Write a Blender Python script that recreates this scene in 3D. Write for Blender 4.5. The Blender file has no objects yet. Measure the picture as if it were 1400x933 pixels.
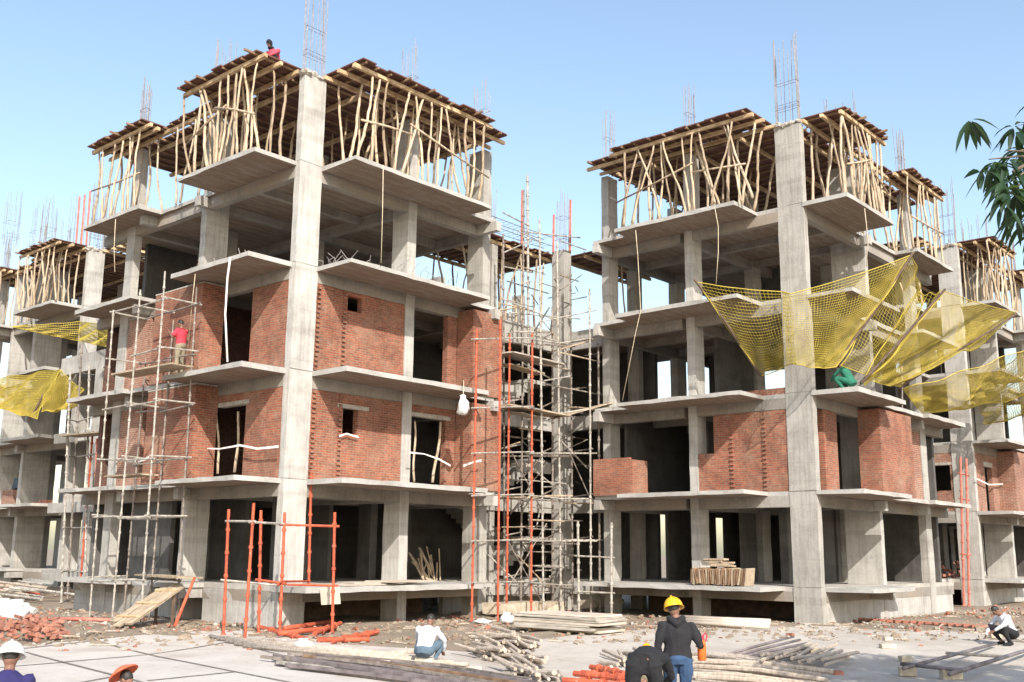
import bpy, bmesh, math, random
from mathutils import Vector, Matrix
R = math.radians
rnd = random.Random(7)
scene = bpy.context.scene
COL = scene.collection

# ------------------------------------------------------------------ camera
YAW, FPX, PITCH, ROLL, CAMZ = .7206, 1427.87, .1996, -.0096, 2.15
ca, sa = math.cos(YAW), math.sin(YAW)
fwd = Vector((ca*math.cos(PITCH), sa*math.cos(PITCH), math.sin(PITCH)))
right = Vector((sa, -ca, 0))
up = right.cross(fwd)
ix = right*math.cos(ROLL) - up*math.sin(ROLL)
iy = right*math.sin(ROLL) + up*math.cos(ROLL)
cam = bpy.data.objects.new('camera', bpy.data.cameras.new('camera'))
COL.objects.link(cam)
cam.matrix_world = Matrix(((ix.x, iy.x, -fwd.x, 0), (ix.y, iy.y, -fwd.y, 0), (ix.z, iy.z, -fwd.z, CAMZ), (0, 0, 0, 1)))
cam.data.sensor_width = 36
cam.data.lens = FPX*36/1400
cam.data.clip_start = .1
cam.data.clip_end = 6000
scene.camera = cam

# survey helpers: a photo pixel and one known coordinate give a point of the site
def ray(u, v):
    return ix*((u-700)/FPX) + iy*((466.5-v)/FPX) + fwd
def GZ(u, v, z):
    r = ray(u, v); t = (z-CAMZ)/r.z
    return Vector((r.x*t, r.y*t, z))
def PX(u, v, x):
    r = ray(u, v); t = x/r.x
    return Vector((x, r.y*t, CAMZ+r.z*t))
def PY(u, v, y):
    r = ray(u, v); t = y/r.y
    return Vector((r.x*t, y, CAMZ+r.z*t))
def FW(u, v, dist):
    r = ray(u, v); t = dist/(r.x*ca+r.y*sa)
    return Vector((r.x*t, r.y*t, CAMZ+r.z*t))
def sstep(a, b, x):
    t = min(1, max(0, (x-a)/(b-a))); return t*t*(3-2*t)
def gz(x, y):
    f = x*ca+y*sa
    h = .18*sstep(22, 27.5, f)
    return h

# ------------------------------------------------------------------ materials
def new_mat(name):
    m = bpy.data.materials.new(name); m.use_nodes = True
    nt = m.node_tree; b = nt.nodes['Principled BSDF']
    return m, nt, b
def nd(nt, t, **k):
    n = nt.nodes.new(t)
    for a, v in k.items():
        if a in n.inputs: n.inputs[a].default_value = v
        else: setattr(n, a, v)
    return n
def coords(nt, scale=(1, 1, 1), kind='Object'):
    c = nt.nodes.new('ShaderNodeTexCoord'); m = nd(nt, 'ShaderNodeMapping'); m.inputs['Scale'].default_value = scale
    nt.links.new(c.outputs[kind], m.inputs['Vector']); return m.outputs[0]
def noise(nt, vec, sc, det=4, rough=.55):
    n = nd(nt, 'ShaderNodeTexNoise', Scale=sc, Detail=det, Roughness=rough); nt.links.new(vec, n.inputs['Vector']); return n.outputs['Fac']
def ramp(nt, fac, stops):
    r = nt.nodes.new('ShaderNodeValToRGB'); e = r.color_ramp.elements
    while len(e) < len(stops): e.new(.5)
    for i, (p, c) in enumerate(stops):
        e[i].position = p; e[i].color = (*c, 1) if len(c) == 3 else c
    nt.links.new(fac, r.inputs[0]); return r.outputs[0]
def mix(nt, fac, a, b, typ='MIX'):
    m = nd(nt, 'ShaderNodeMix', data_type='RGBA', blend_type=typ)
    if isinstance(fac, (int, float)): m.inputs[0].default_value = fac
    else: nt.links.new(fac, m.inputs[0])
    for i, v in ((6, a), (7, b)):
        if isinstance(v, tuple): m.inputs[i].default_value = (*v, 1)
        else: nt.links.new(v, m.inputs[i])
    return m.outputs[2]
def bump(nt, b, h, st=.4, dist=.02):
    n = nd(nt, 'ShaderNodeBump', Strength=st, Distance=dist); nt.links.new(h, n.inputs['Height']); nt.links.new(n.outputs[0], b.inputs['Normal'])

def concrete(name, base, dark, warm=None, streak=.5):
    m, nt, b = new_mat(name)
    o = coords(nt); st = coords(nt, (5, 5, .35))
    n1 = noise(nt, o, .9, 6, .65); n2 = noise(nt, st, 2.2, 5, .6); n3 = noise(nt, o, 14, 3)
    c = ramp(nt, n1, [(.32, dark), (.55, base), (.78, tuple(min(1, x*1.12) for x in base))])
    s = ramp(nt, n2, [(.35, (.62, .60, .57)), (.56, (1, 1, 1))])
    c = mix(nt, streak, c, s, 'MULTIPLY')
    g = ramp(nt, n3, [(.3, (.86, .86, .86)), (.6, (1.04, 1.03, 1.02))])
    c = mix(nt, .6, c, g, 'MULTIPLY')
    oi = nt.nodes.new('ShaderNodeObjectInfo')
    c = mix(nt, 1.0, c, ramp(nt, oi.outputs['Random'], [(0, (.86, .85, .83)), (1, (1.08, 1.08, 1.08))]), 'MULTIPLY')
    hc = noise(nt, o, 2.1, 8, .8)
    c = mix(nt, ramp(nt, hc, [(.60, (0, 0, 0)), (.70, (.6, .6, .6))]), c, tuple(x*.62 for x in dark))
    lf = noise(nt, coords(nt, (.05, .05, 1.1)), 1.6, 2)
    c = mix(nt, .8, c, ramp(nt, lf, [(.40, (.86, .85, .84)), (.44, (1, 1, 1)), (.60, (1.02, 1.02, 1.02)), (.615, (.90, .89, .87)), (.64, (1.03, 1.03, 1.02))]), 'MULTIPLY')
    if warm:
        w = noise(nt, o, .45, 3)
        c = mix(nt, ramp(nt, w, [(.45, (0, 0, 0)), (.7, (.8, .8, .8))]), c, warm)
    nt.links.new(c, b.inputs['Base Color']); b.inputs['Roughness'].default_value = .92
    bump(nt, b, n3, .35, .015)
    return m
def slab_mat(name):
    # cast in place over boards: fascia grey, soffit has plank print, with brown bounce light and shade put into its colour
    m, nt, b = new_mat(name)
    o = coords(nt)
    n1 = noise(nt, o, 1.1, 6, .65); n3 = noise(nt, o, 11, 4)
    c = ramp(nt, n1, [(.3, (.30, .285, .26)), (.55, (.40, .385, .36)), (.8, (.47, .45, .42))])
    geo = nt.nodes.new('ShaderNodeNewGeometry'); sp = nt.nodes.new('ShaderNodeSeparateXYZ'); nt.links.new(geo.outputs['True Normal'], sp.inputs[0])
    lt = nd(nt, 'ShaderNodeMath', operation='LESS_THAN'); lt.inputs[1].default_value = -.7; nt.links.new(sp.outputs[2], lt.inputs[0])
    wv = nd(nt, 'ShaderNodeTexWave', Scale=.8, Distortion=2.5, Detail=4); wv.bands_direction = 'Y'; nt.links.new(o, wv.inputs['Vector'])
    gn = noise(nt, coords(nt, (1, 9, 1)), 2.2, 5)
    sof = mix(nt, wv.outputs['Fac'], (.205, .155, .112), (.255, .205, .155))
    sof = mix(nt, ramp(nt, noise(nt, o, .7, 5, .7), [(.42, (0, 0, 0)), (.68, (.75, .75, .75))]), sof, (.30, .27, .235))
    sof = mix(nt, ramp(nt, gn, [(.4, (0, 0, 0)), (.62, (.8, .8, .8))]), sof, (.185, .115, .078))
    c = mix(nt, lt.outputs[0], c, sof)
    c = mix(nt, .5, c, ramp(nt, n3, [(.3, (.8, .8, .8)), (.6, (1.05, 1.05, 1.05))]), 'MULTIPLY')
    nt.links.new(c, b.inputs['Base Color']); b.inputs['Roughness'].default_value = .93
    bump(nt, b, n3, .4, .02)
    return m
def brick_mat(name, c1, c2, mortar, smear):
    m, nt, b = new_mat(name)
    tc = nt.nodes.new('ShaderNodeTexCoord'); sp = nt.nodes.new('ShaderNodeSeparateXYZ'); nt.links.new(tc.outputs['Object'], sp.inputs[0])
    ad = nd(nt, 'ShaderNodeMath', operation='ADD'); nt.links.new(sp.outputs[0], ad.inputs[0]); nt.links.new(sp.outputs[1], ad.inputs[1])
    cb = nt.nodes.new('ShaderNodeCombineXYZ'); nt.links.new(ad.outputs[0], cb.inputs[0]); nt.links.new(sp.outputs[2], cb.inputs[1])
    br = nd(nt, 'ShaderNodeTexBrick', Scale=1.0)
    br.inputs['Brick Width'].default_value = .22; br.inputs['Row Height'].default_value = .069; br.inputs['Mortar Size'].default_value = .010
    br.inputs['Mortar Smooth'].default_value = .3; br.inputs['Bias'].default_value = -.1
    br.inputs['Color1'].default_value = (*c1, 1); br.inputs['Color2'].default_value = (*c2, 1); br.inputs['Mortar'].default_value = (*mortar, 1)
    # a little wobble so the courses are hand laid
    nw = nd(nt, 'ShaderNodeTexNoise', Scale=2.5); nt.links.new(tc.outputs['Object'], nw.inputs['Vector'])
    ms = nd(nt, 'ShaderNodeVectorMath', operation='MULTIPLY_ADD'); ms.inputs[1].default_value = (.03, .03, 0)
    nt.links.new(nw.outputs['Color'], ms.inputs[0]); nt.links.new(cb.outputs[0], ms.inputs[2]); nt.links.new(ms.outputs[0], br.inputs['Vector'])
    n1 = noise(nt, tc.outputs['Object'], .8, 5, .65); n2 = noise(nt, tc.outputs['Object'], 9, 4)
    c = mix(nt, ramp(nt, n1, [(.46, (0, 0, 0)), (.74, (.62, .62, .62))]), br.outputs['Color'], smear)
    c = mix(nt, .65, c, ramp(nt, n2, [(.28, (.6, .6, .6)), (.6, (1.1, 1.08, 1.06))]), 'MULTIPLY')
    n4 = noise(nt, tc.outputs['Object'], 3.2, 8, .8)
    c = mix(nt, ramp(nt, n4, [(.60, (0, 0, 0)), (.68, (.7, .7, .7))]), c, tuple(min(1, x*1.15) for x in mortar))
    n5 = noise(nt, tc.outputs['Object'], .55, 6, .75)
    c = mix(nt, .9, c, ramp(nt, n5, [(.36, (.62, .58, .56)), (.56, (1, 1, 1))]), 'MULTIPLY')
    nt.links.new(c, b.inputs['Base Color']); b.inputs['Roughness'].default_value = .95
    inv = nd(nt, 'ShaderNodeMath', operation='SUBTRACT'); inv.inputs[0].default_value = 1; nt.links.new(br.outputs['Fac'], inv.inputs[1])
    bump(nt, b, inv.outputs[0], 1.0, .03)
    return m
def mottled(name, a, b_, sc=5, rough=.8, stretch=(1, 1, 1), metal=0, bst=.3, bd=.01):
    m, nt, b = new_mat(name)
    o = coords(nt, stretch); n = noise(nt, o, sc, 5, .6)
    nt.links.new(ramp(nt, n, [(.35, a), (.65, b_)]), b.inputs['Base Color'])
    b.inputs['Roughness'].default_value = rough; b.inputs['Metallic'].default_value = metal
    bump(nt, b, n, bst, bd)
    return m

M = {}
M['conc'] = concrete('raw_concrete', (.435, .42, .395), (.315, .30, .28))
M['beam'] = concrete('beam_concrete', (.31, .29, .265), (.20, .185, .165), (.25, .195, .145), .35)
M['slab'] = slab_mat('board_cast_concrete')
M['floor'] = concrete('dusty_floor_concrete', (.42, .39, .35), (.30, .28, .25), None, .15)
M['brick'] = brick_mat('red_brick', (.38, .118, .062), (.235, .075, .043), (.30, .235, .18), (.38, .26, .185))
M['dbrick'] = brick_mat('unlit_rough_brick', (.17, .06, .04), (.11, .045, .03), (.14, .12, .10), (.15, .10, .08))  # darker copy of the red brick, indoor shade put into its colour
M['inner'] = concrete('shade_dark_inner_concrete', (.12, .115, .11), (.07, .066, .062), None, .4)  # concrete colour lowered so the rooms read as deep shade
M['brick2'] = brick_mat('pale_red_brick', (.36, .135, .08), (.25, .09, .06), (.40, .34, .28), (.44, .33, .25))
M['prop'] = mottled('peeled_pole_wood', (.38, .275, .18), (.66, .53, .38), 3, .8, (6, 6, 1))
def pole_mat():
    m, nt, b = new_mat('peeled_pole_wood'); o = coords(nt, (6, 6, 1)); n = noise(nt, o, 3, 5, .6); q = noise(nt, coords(nt, (2, 2, 1)), 2.6, 6, .8)
    c = ramp(nt, n, [(.35, (.36, .27, .18)), (.65, (.62, .51, .38))]); c = mix(nt, ramp(nt, q, [(.52, (0, 0, 0)), (.62, (.8, .8, .8))]), c, (.20, .135, .085))
    oi = nt.nodes.new('ShaderNodeObjectInfo'); c = mix(nt, 1.0, c, ramp(nt, oi.outputs['Random'], [(0, (.62, .58, .54)), (.5, (.95, .95, .95)), (1, (1.1, 1.08, 1.05))]), 'MULTIPLY')
    nt.links.new(c, b.inputs['Base Color']); b.inputs['Roughness'].default_value = .85; bump(nt, b, n, .5, .01); return m
M['prop'] = pole_mat()
M['bamboo'] = mottled('dry_stick_wood', (.30, .24, .185), (.52, .44, .36), 4, .85, (5, 5, 1))
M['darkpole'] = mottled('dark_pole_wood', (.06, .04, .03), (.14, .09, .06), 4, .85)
M['ply'] = mottled('red_brown_shuttering', (.075, .032, .025), (.19, .085, .062), 2.2, .85)
M['batten'] = mottled('sawn_batten', (.36, .24, .13), (.62, .46, .28), 4, .85)
M['joist'] = mottled('dull_joist_wood', (.15, .085, .05), (.30, .19, .11), 4, .85)
M['plank'] = mottled('worn_plank', (.26, .20, .14), (.47, .37, .26), 2.5, .9, (1, 4, 1))
M['paleply'] = mottled('pale_plywood', (.42, .35, .28), (.58, .51, .42), 1.6, .85)
M['greyply'] = mottled('weathered_plywood', (.30, .265, .22), (.46, .41, .35), 2.4, .9, (1, 1, 6))
M['red'] = mottled('orange_red_paint', (.50, .06, .02), (.78, .13, .035), 7, .55)
M['rust'] = mottled('faded_red_paint', (.42, .10, .07), (.62, .22, .17), 6, .7)
M['steel'] = mottled('cement_splashed_steel', (.20, .18, .155), (.48, .44, .385), 6, .7)
M['dsteel'] = mottled('dark_scaffold_steel', (.12, .10, .09), (.30, .25, .21), 6, .7)
M['rebar'] = mottled('grey_rebar', (.17, .15, .15), (.30, .27, .26), 8, .7)
M['flat'] = mottled('brown_grey_steel_sections', (.10, .08, .08), (.24, .20, .20), 2.5, .6, (1, 1, 1))
M['net'] = mottled('yellow_net_cord', (.33, .255, .03), (.52, .40, .07), 3, .8)
M['rope'] = mottled('pale_rope', (.45, .36, .25), (.66, .56, .42), 5, .9)
M['white'] = mottled('white_sack_cloth', (.50, .49, .47), (.72, .71, .69), 5, .85)
M['tape'] = mottled('white_cloth_strip', (.70, .62, .58), (.88, .82, .78), 4, .85)
M['block'] = mottled('cement_block', (.36, .30, .22), (.56, .48, .37), 6, .95)
M['bbrick'] = mottled('loose_brick', (.24, .085, .055), (.40, .19, .135), 5, .95)
M['mortar'] = mottled('dried_mortar', (.30, .265, .22), (.46, .42, .37), 6, .95)
M['skin'] = mottled('brown_skin', (.17, .085, .055), (.24, .12, .08), 8, .55, bst=.05)
M['hair'] = mottled('black_hair', (.012, .010, .009), (.03, .025, .022), 30, .6)
M['leaf'] = mottled('mango_leaf', (.010, .028, .012), (.026, .058, .024), 4, .42, bst=.05)
_lm = M['leaf'].node_tree; _lb = _lm.nodes['Principled BSDF']; _tr = nd(_lm, 'ShaderNodeBsdfTranslucent'); _tr.inputs[0].default_value = (.10, .19, .03, 1)
_mx = nd(_lm, 'ShaderNodeMixShader'); _mx.inputs[0].default_value = .22; _lm.links.new(_lb.outputs[0], _mx.inputs[1]); _lm.links.new(_tr.outputs[0], _mx.inputs[2]); _lm.links.new(_mx.outputs[0], _lm.nodes['Material Output'].inputs[0])
M['bark'] = mottled('grey_bark', (.10, .075, .055), (.22, .17, .13), 6, .9, (1, 1, .3))
def splashed(name, a, b_, sp):
    m, nt, b = new_mat(name); o = coords(nt); n = noise(nt, o, 6, 5, .7); q = noise(nt, o, 13, 6, .8)
    c = ramp(nt, n, [(.35, a), (.62, b_)]); c = mix(nt, ramp(nt, q, [(.57, (0, 0, 0)), (.66, (.8, .8, .8))]), c, sp)
    nt.links.new(c, b.inputs['Base Color']); b.inputs['Roughness'].default_value = .75; bump(nt, b, q, .3, .01); return m
M['red'] = splashed('worn_orange_red_paint', (.30, .055, .028), (.54, .105, .042), (.40, .28, .22))
def cloth(name, c, var=.75):
    M[name] = mottled(name, tuple(x*var for x in c), c, 9, .9, bst=.25)
cloth('black_hoodie', (.016, .015, .019)); cloth('blue_jeans', (.035, .075, .16)); cloth('white_shirt', (.62, .64, .70), .9)
cloth('navy_shirt', (.022, .018, .10)); cloth('red_shirt', (.62, .05, .08)); cloth('khaki', (.27, .23, .16)); cloth('dark_cloth', (.012, .012, .015))
cloth('green_cloth', (.02, .16, .10)); cloth('grey_blue', (.10, .15, .20)); cloth('red_scarf', (.70, .08, .12)); cloth('orange_cloth', (.85, .17, .03)); cloth('pale_hood', (.30, .27, .25))
def plastic(name, c, r=.35):
    m, nt, b = new_mat(name); o = coords(nt); n = noise(nt, o, 7, 5)
    nt.links.new(ramp(nt, n, [(.35, tuple(x*.82 for x in c)), (.6, c)]), b.inputs['Base Color']); b.inputs['Roughness'].default_value = r
    M[name] = m
plastic('yellow_plastic', (.86, .42, .01), .42); plastic('white_plastic', (.82, .82, .80)); plastic('red_hat', (.66, .13, .06), .7)

def ground_mat():
    m, nt, b = new_mat('site_soil'); o = coords(nt)
    n1 = noise(nt, o, .35, 6, .65); n2 = noise(nt, o, 2.6, 6, .7); n3 = noise(nt, o, 22, 4, .7)
    c = ramp(nt, n1, [(.35, (.20, .165, .12)), (.52, (.27, .22, .165)), (.7, (.35, .295, .235))])
    c = mix(nt, ramp(nt, n2, [(.50, (0, 0, 0)), (.66, (.75, .75, .75))]), c, (.30, .175, .115))
    c = mix(nt, .7, c, ramp(nt, n3, [(.3, (.62, .6, .58)), (.62, (1.15, 1.13, 1.1))]), 'MULTIPLY')
    nt.links.new(c, b.inputs['Base Color']); b.inputs['Roughness'].default_value = 1
    bump(nt, b, n3, .8, .04); return m
def pave_mat(name, base, dark):
    m, nt, b = new_mat(name); o = coords(nt)
    n1 = noise(nt, o, .6, 6, .7); n2 = noise(nt, o, 5, 6, .7); n3 = noise(nt, o, 40, 3)
    c = ramp(nt, n1, [(.3, dark), (.55, base), (.8, tuple(min(.85, x*1.06) for x in base))])
    c = mix(nt, ramp(nt, n2, [(.52, (0, 0, 0)), (.75, (.5, .5, .5))]), c, tuple(x*.72 for x in dark))
    n6 = noise(nt, o, .22, 8, .75); n7 = noise(nt, coords(nt, (1, .25, 1)), 1.7, 7, .75)
    c = mix(nt, ramp(nt, n6, [(.50, (0, 0, 0)), (.66, (.6, .6, .6))]), c, (.31, .255, .20))
    c = mix(nt, ramp(nt, n7, [(.56, (0, 0, 0)), (.72, (.6, .6, .6))]), c, (.24, .21, .18))
    c = mix(nt, .5, c, ramp(nt, n3, [(.3, (.72, .71, .70)), (.6, (1.05, 1.05, 1.05))]), 'MULTIPLY')
    nt.links.new(c, b.inputs['Base Color']); b.inputs['Roughness'].default_value = .95
    bump(nt, b, n2, .25, .015); return m
M['soil'] = ground_mat()
M['pave'] = pave_mat('dusty_pale_paving', (.52, .475, .43), (.43, .385, .34))
M['pave2'] = pave_mat('gritty_grey_paving', (.485, .44, .385), (.38, .34, .295))
M['joint'] = mottled('dark_joint_filler', (.10, .085, .07), (.22, .19, .16), 8, 1)

# ------------------------------------------------------------------ mesh builder
WL = {}
def wl(o): return WL.get(o.name, Vector((0, 0, 0)))
class MB:
    def __init__(s): s.v = []; s.f = []
    def add(s, vs, fs):
        b = len(s.v); s.v += [Vector(p) for p in vs]; s.f += [tuple(b+i for i in f) for f in fs]
    def box(s, x0, x1, y0, y1, z0, z1, j=.004, seg=.6):
        if x1 < x0: x0, x1 = x1, x0
        if y1 < y0: y0, y1 = y1, y0
        L = (x1-x0, y1-y0, z1-z0); a = max(range(3), key=lambda i: L[i])
        n = max(1, min(14, int(L[a]/seg))) if j else 1
        lo = (x0, y0, z0); b1, c1 = (a+1) % 3, (a+2) % 3
        vs = []; fs = []
        for i in range(n+1):
            t = lo[a]+L[a]*i/n
            for (p, q) in ((0, 0), (1, 0), (1, 1), (0, 1)):
                co = [0, 0, 0]; co[a] = t; co[b1] = lo[b1]+p*L[b1]; co[c1] = lo[c1]+q*L[c1]
                if j: co = [c+rnd.uniform(-j, j) for c in co]
                vs.append(co)
        fs.append((3, 2, 1, 0)); e = 4*n; fs.append((e, e+1, e+2, e+3))
        for i in range(n):
            for k in range(4):
                k2 = (k+1) % 4; fs.append((4*i+k, 4*i+k2, 4*i+4+k2, 4*i+4+k))
        s.add(vs, fs)
    def obox(s, c, u, v, w, lu, lv, lw, j=0):
        # box centred at c with axes u, v, w and full lengths
        u = Vector(u).normalized()*lu/2; v = Vector(v).normalized()*lv/2; w = Vector(w).normalized()*lw/2; c = Vector(c)
        vs = [c+a*u+b*v+d*w + Vector((rnd.uniform(-j, j), rnd.uniform(-j, j), rnd.uniform(-j, j))) for d in (-1, 1) for (a, b) in ((-1, -1), (1, -1), (1, 1), (-1, 1))]
        s.add(vs, [(3, 2, 1, 0), (4, 5, 6, 7), (0, 1, 5, 4), (1, 2, 6, 5), (2, 3, 7, 6), (3, 0, 4, 7)])
    def tube(s, pts, r, n=6, cap=True, flat=1.0, ref=None):
        pts = [Vector(p) for p in pts]; k = len(pts)
        rs = r if isinstance(r, (list, tuple)) else [r]*k
        vs = []; fs = []; pu = None
        for i, p in enumerate(pts):
            d = (pts[min(i+1, k-1)]-pts[max(i-1, 0)])
            d = d.normalized() if d.length > 1e-9 else Vector((0, 0, 1))
            if ref is not None: a = Vector(ref)
            else: a = pu if pu is not None else (Vector((1, 0, 0)) if abs(d.x) < .8 else Vector((0, 1, 0)))
            uu = (a-d*a.dot(d))
            if uu.length < 1e-6: uu = Vector((0, 1, 0)) - d*d.y
            uu.normalize(); pu = uu; ww = d.cross(uu)
            rr = rs[i]
            ra, rb = rr if isinstance(rr, tuple) else (rr, rr*flat)
            for q in range(n):
                t = 2*math.pi*q/n; vs.append(p+uu*ra*math.cos(t)+ww*rb*math.sin(t))
        for i in range(k-1):
            for q in range(n):
                q2 = (q+1) % n; fs.append((i*n+q, i*n+q2, i*n+n+q2, i*n+n+q))
        if cap:
            fs.append(tuple(range(n-1, -1, -1))); e = (k-1)*n; fs.append(tuple(e+q for q in range(n)))
        s.add(vs, fs)
    def ball(s, c, rx, ry, rz, nu=10, nv=7, jit=0, rot=None):
        vs = []; fs = []; c = Vector(c)
        def P(x, y, z):
            p = Vector((x*rx, y*ry, z*rz))*(1+rnd.uniform(-jit, jit))
            return c+(rot @ p if rot else p)
        vs.append(P(0, 0, 1))
        for i in range(1, nv):
            a = math.pi*i/nv
            for k in range(nu):
                t = 2*math.pi*k/nu; vs.append(P(math.sin(a)*math.cos(t), math.sin(a)*math.sin(t), math.cos(a)))
        vs.append(P(0, 0, -1)); l = len(vs)-1
        for k in range(nu):
            k2 = (k+1) % nu; fs.append((0, 1+k, 1+k2)); b = 1+(nv-2)*nu; fs.append((l, b+k2, b+k))
        for i in range(nv-2):
            for k in range(nu):
                k2 = (k+1) % nu; a = 1+i*nu; fs.append((a+k, a+nu+k, a+nu+k2, a+k2))
        s.add(vs, fs)
    def build(s, name, mat, parent=None, smooth=False, loc=None, bev=0):
        me = bpy.data.meshes.new(name)
        if parent is not None: o0 = wl(parent)
        elif loc is not None: o0 = Vector(loc)
        else:
            xs = [p.x for p in s.v]; ys = [p.y for p in s.v]; zs = [p.z for p in s.v]
            o0 = Vector(((min(xs)+max(xs))/2, (min(ys)+max(ys))/2, min(zs)))
        me.from_pydata([tuple(p-o0) for p in s.v], [], s.f); me.update()
        me.materials.append(M[mat] if isinstance(mat, str) else mat)
        if smooth:
            for p in me.polygons: p.use_smooth = True
        o = bpy.data.objects.new(name, me); COL.objects.link(o)
        if parent is not None: o.parent = parent; WL[o.name] = wl(parent)
        else: o.location = o0; WL[o.name] = o0
        if bev:
            b = o.modifiers.new('edge', 'BEVEL'); b.width = bev; b.segments = 1; b.limit_method = 'ANGLE'
        return o
def tag(o, label, cat, group=None):
    o['label'] = label; o['category'] = cat
    if group: o['group'] = group
    return o
def thing(name, loc, label, cat, group=None):
    o = bpy.data.objects.new(name, None); COL.objects.link(o); o.location = loc; o.empty_display_size = .2
    WL[o.name] = Vector(loc); return tag(o, label, cat, group)
def kind(o, k): o['kind'] = k; return o
def copy_tree(o, off=None, parent=None):
    c = o.copy(); COL.objects.link(c)
    if parent is not None: c.parent = parent
    if off is not None: c.location = o.location+Vector(off)
    WL[c.name] = wl(o)+Vector(off or (0, 0, 0))
    for ch in list(o.children): copy_tree(ch, None, c)
    return c
def jit(a): return rnd.uniform(-a, a)

# ------------------------------------------------------------------ ground
mb = MB()
N = 110
def coord(i): 
    t = i/N*2-1
    return math.copysign(abs(t)**3*900+abs(t)*34, t)
gx = [coord(i)+24 for i in range(N+1)]; gy = [coord(i)+20 for i in range(N+1)]
vs = []; fs = []
for y in gy:
    for x in gx:
        f = x*ca+y*sa
        rough = .05*sstep(24, 27, f)*(1-sstep(50, 70, f))
        vs.append((x, y, gz(x, y)-.012+jit(1)*rough))
for j in range(N):
    for i in range(N):
        a = j*(N+1)+i; fs.append((a, a+1, a+N+2, a+N+1))
mb.add(vs, fs); kind(mb.build('ground', 'soil', loc=(0, 0, 0), smooth=True), 'structure')
# paved yard: dirty pale concrete sheet in front, following the ground
def sheet(name, poly, mat, dz, n=1):
    bm = bmesh.new(); vv = [bm.verts.new((p[0], p[1], 0)) for p in poly]; bm.faces.new(vv)
    bmesh.ops.triangulate(bm, faces=bm.faces[:])
    for _ in range(4):
        long_e = [e for e in bm.edges if e.calc_length() > 1.6]
        if long_e: bmesh.ops.subdivide_edges(bm, edges=long_e, cuts=1); bmesh.ops.triangulate(bm, faces=bm.faces[:])
    for v in bm.verts: v.co.z = gz(v.co.x, v.co.y)+dz
    me = bpy.data.meshes.new(name); bm.to_mesh(me); bm.free(); me.materials.append(M[mat])
    o = bpy.data.objects.new(name, me); COL.objects.link(o); return kind(o, 'structure')
def gpts(l, z=.1): return [GZ(u, v, z) for u, v in l]
edge_l = [(-700, 905), (0, 886), (60, 881), (125, 879), (200, 874), (300, 869), (380, 873), (470, 884), (600, 889), (660, 893)]
edge_r = [(655, 893), (700, 884), (800, 874), (870, 868), (1000, 866), (1100, 862), (1200, 866), (1330, 872), (1500, 880), (2400, 905)]
pl = gpts(edge_l, .04)+[GZ(700, 1500, .0), GZ(300, 1700, 0), GZ(-900, 1700, 0)]
sheet('paving', [(p.x+jit(.08), p.y+jit(.08)) for p in pl], 'pave', .004)
pr = gpts(edge_r, .05)+[GZ(2600, 1500, 0), GZ(1200, 1700, 0), GZ(690, 1500, 0)]
sheet('yard', [(p.x+jit(.08), p.y+jit(.08)) for p in pr], 'pave2', .008)
mb = MB()
for (a, b) in (((127, 879), (420, 936)), ((35, 891), (230, 940)), ((-60, 916), (88, 904)), ((85, 904), (202, 894)), ((202, 929), (322, 917)), ((287, 875), (470, 912)), ((60, 941), (152, 924)), ((202, 894), (310, 882)), ((20, 888), (128, 880))):
    p, q = GZ(*a, .03), GZ(*b, .03); d = (q-p); d.z = 0; w = Vector((-d.y, d.x, 0)).normalized()*.04
    n = 8; vs = []; 
    for i in range(n+1):
        c = p.lerp(q, i/n)
        for s_ in (-1, 1):
            e = c+w*s_*rnd.uniform(.7, 1.2); vs.append((e.x, e.y, gz(e.x, e.y)+.012))
    mb.add(vs, [(2*i, 2*i+1, 2*i+3, 2*i+2) for i in range(n)])
kind(mb.build('paving_joint', 'joint', loc=(0, 0, 0)), 'structure')

# ------------------------------------------------------------------ buildings
L = [1.22, 4.04, 7.03, 10.05, 13.04]
DECK = 15.93       # underside of the roof shuttering
ST = .13
class Map:
    def __init__(s, ox, oy, swap): s.ox, s.oy, s.swap = ox, oy, swap
    def __call__(s, a, d, z=0):
        return Vector((s.ox+d, s.oy+a, z)) if s.swap else Vector((s.ox+a, s.oy+d, z))
def sb(mb, mp, s0, s1, d0, d1, z0, z1, j=.006, seg=.55):
    p, q = mp(s0, d0), mp(s1, d1); mb.box(p.x, q.x, p.y, q.y, z0, z1, j, seg)

def rebar_bunch(root, mp, s0, s1, d0, d1, z0, h, n=8):
    m = MB(); pts = []
    for i in range(n):
        t = i/n*4
        a, b = ((t, 0), (1, t-1), (3-t, 1), (0, 4-t))[int(t)]
        pts.append((s0+.05+(s1-s0-.1)*a, d0+.05+(d1-d0-.1)*b))
    for (a, d) in pts:
        hh = h*rnd.uniform(.75, 1.05); lean = (jit(.06), jit(.06))
        m.tube([mp(a, d, z0-.1), mp(a+lean[0]*.4, d+lean[1]*.4, z0+hh*.5), mp(a+lean[0], d+lean[1], z0+hh)],  .0125, 4)
    for zz in (.35, .5, 1.25):
        m.tube([mp(s0+.04, d0+.04, z0+zz), mp(s1-.04, d0+.04, z0+zz), mp(s1-.04, d1-.04, z0+zz), mp(s0+.04, d1-.04, z0+zz), mp(s0+.04, d0+.04, z0+zz)], .009, 4)
    m.build('starter_bars', 'rebar', root)

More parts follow.
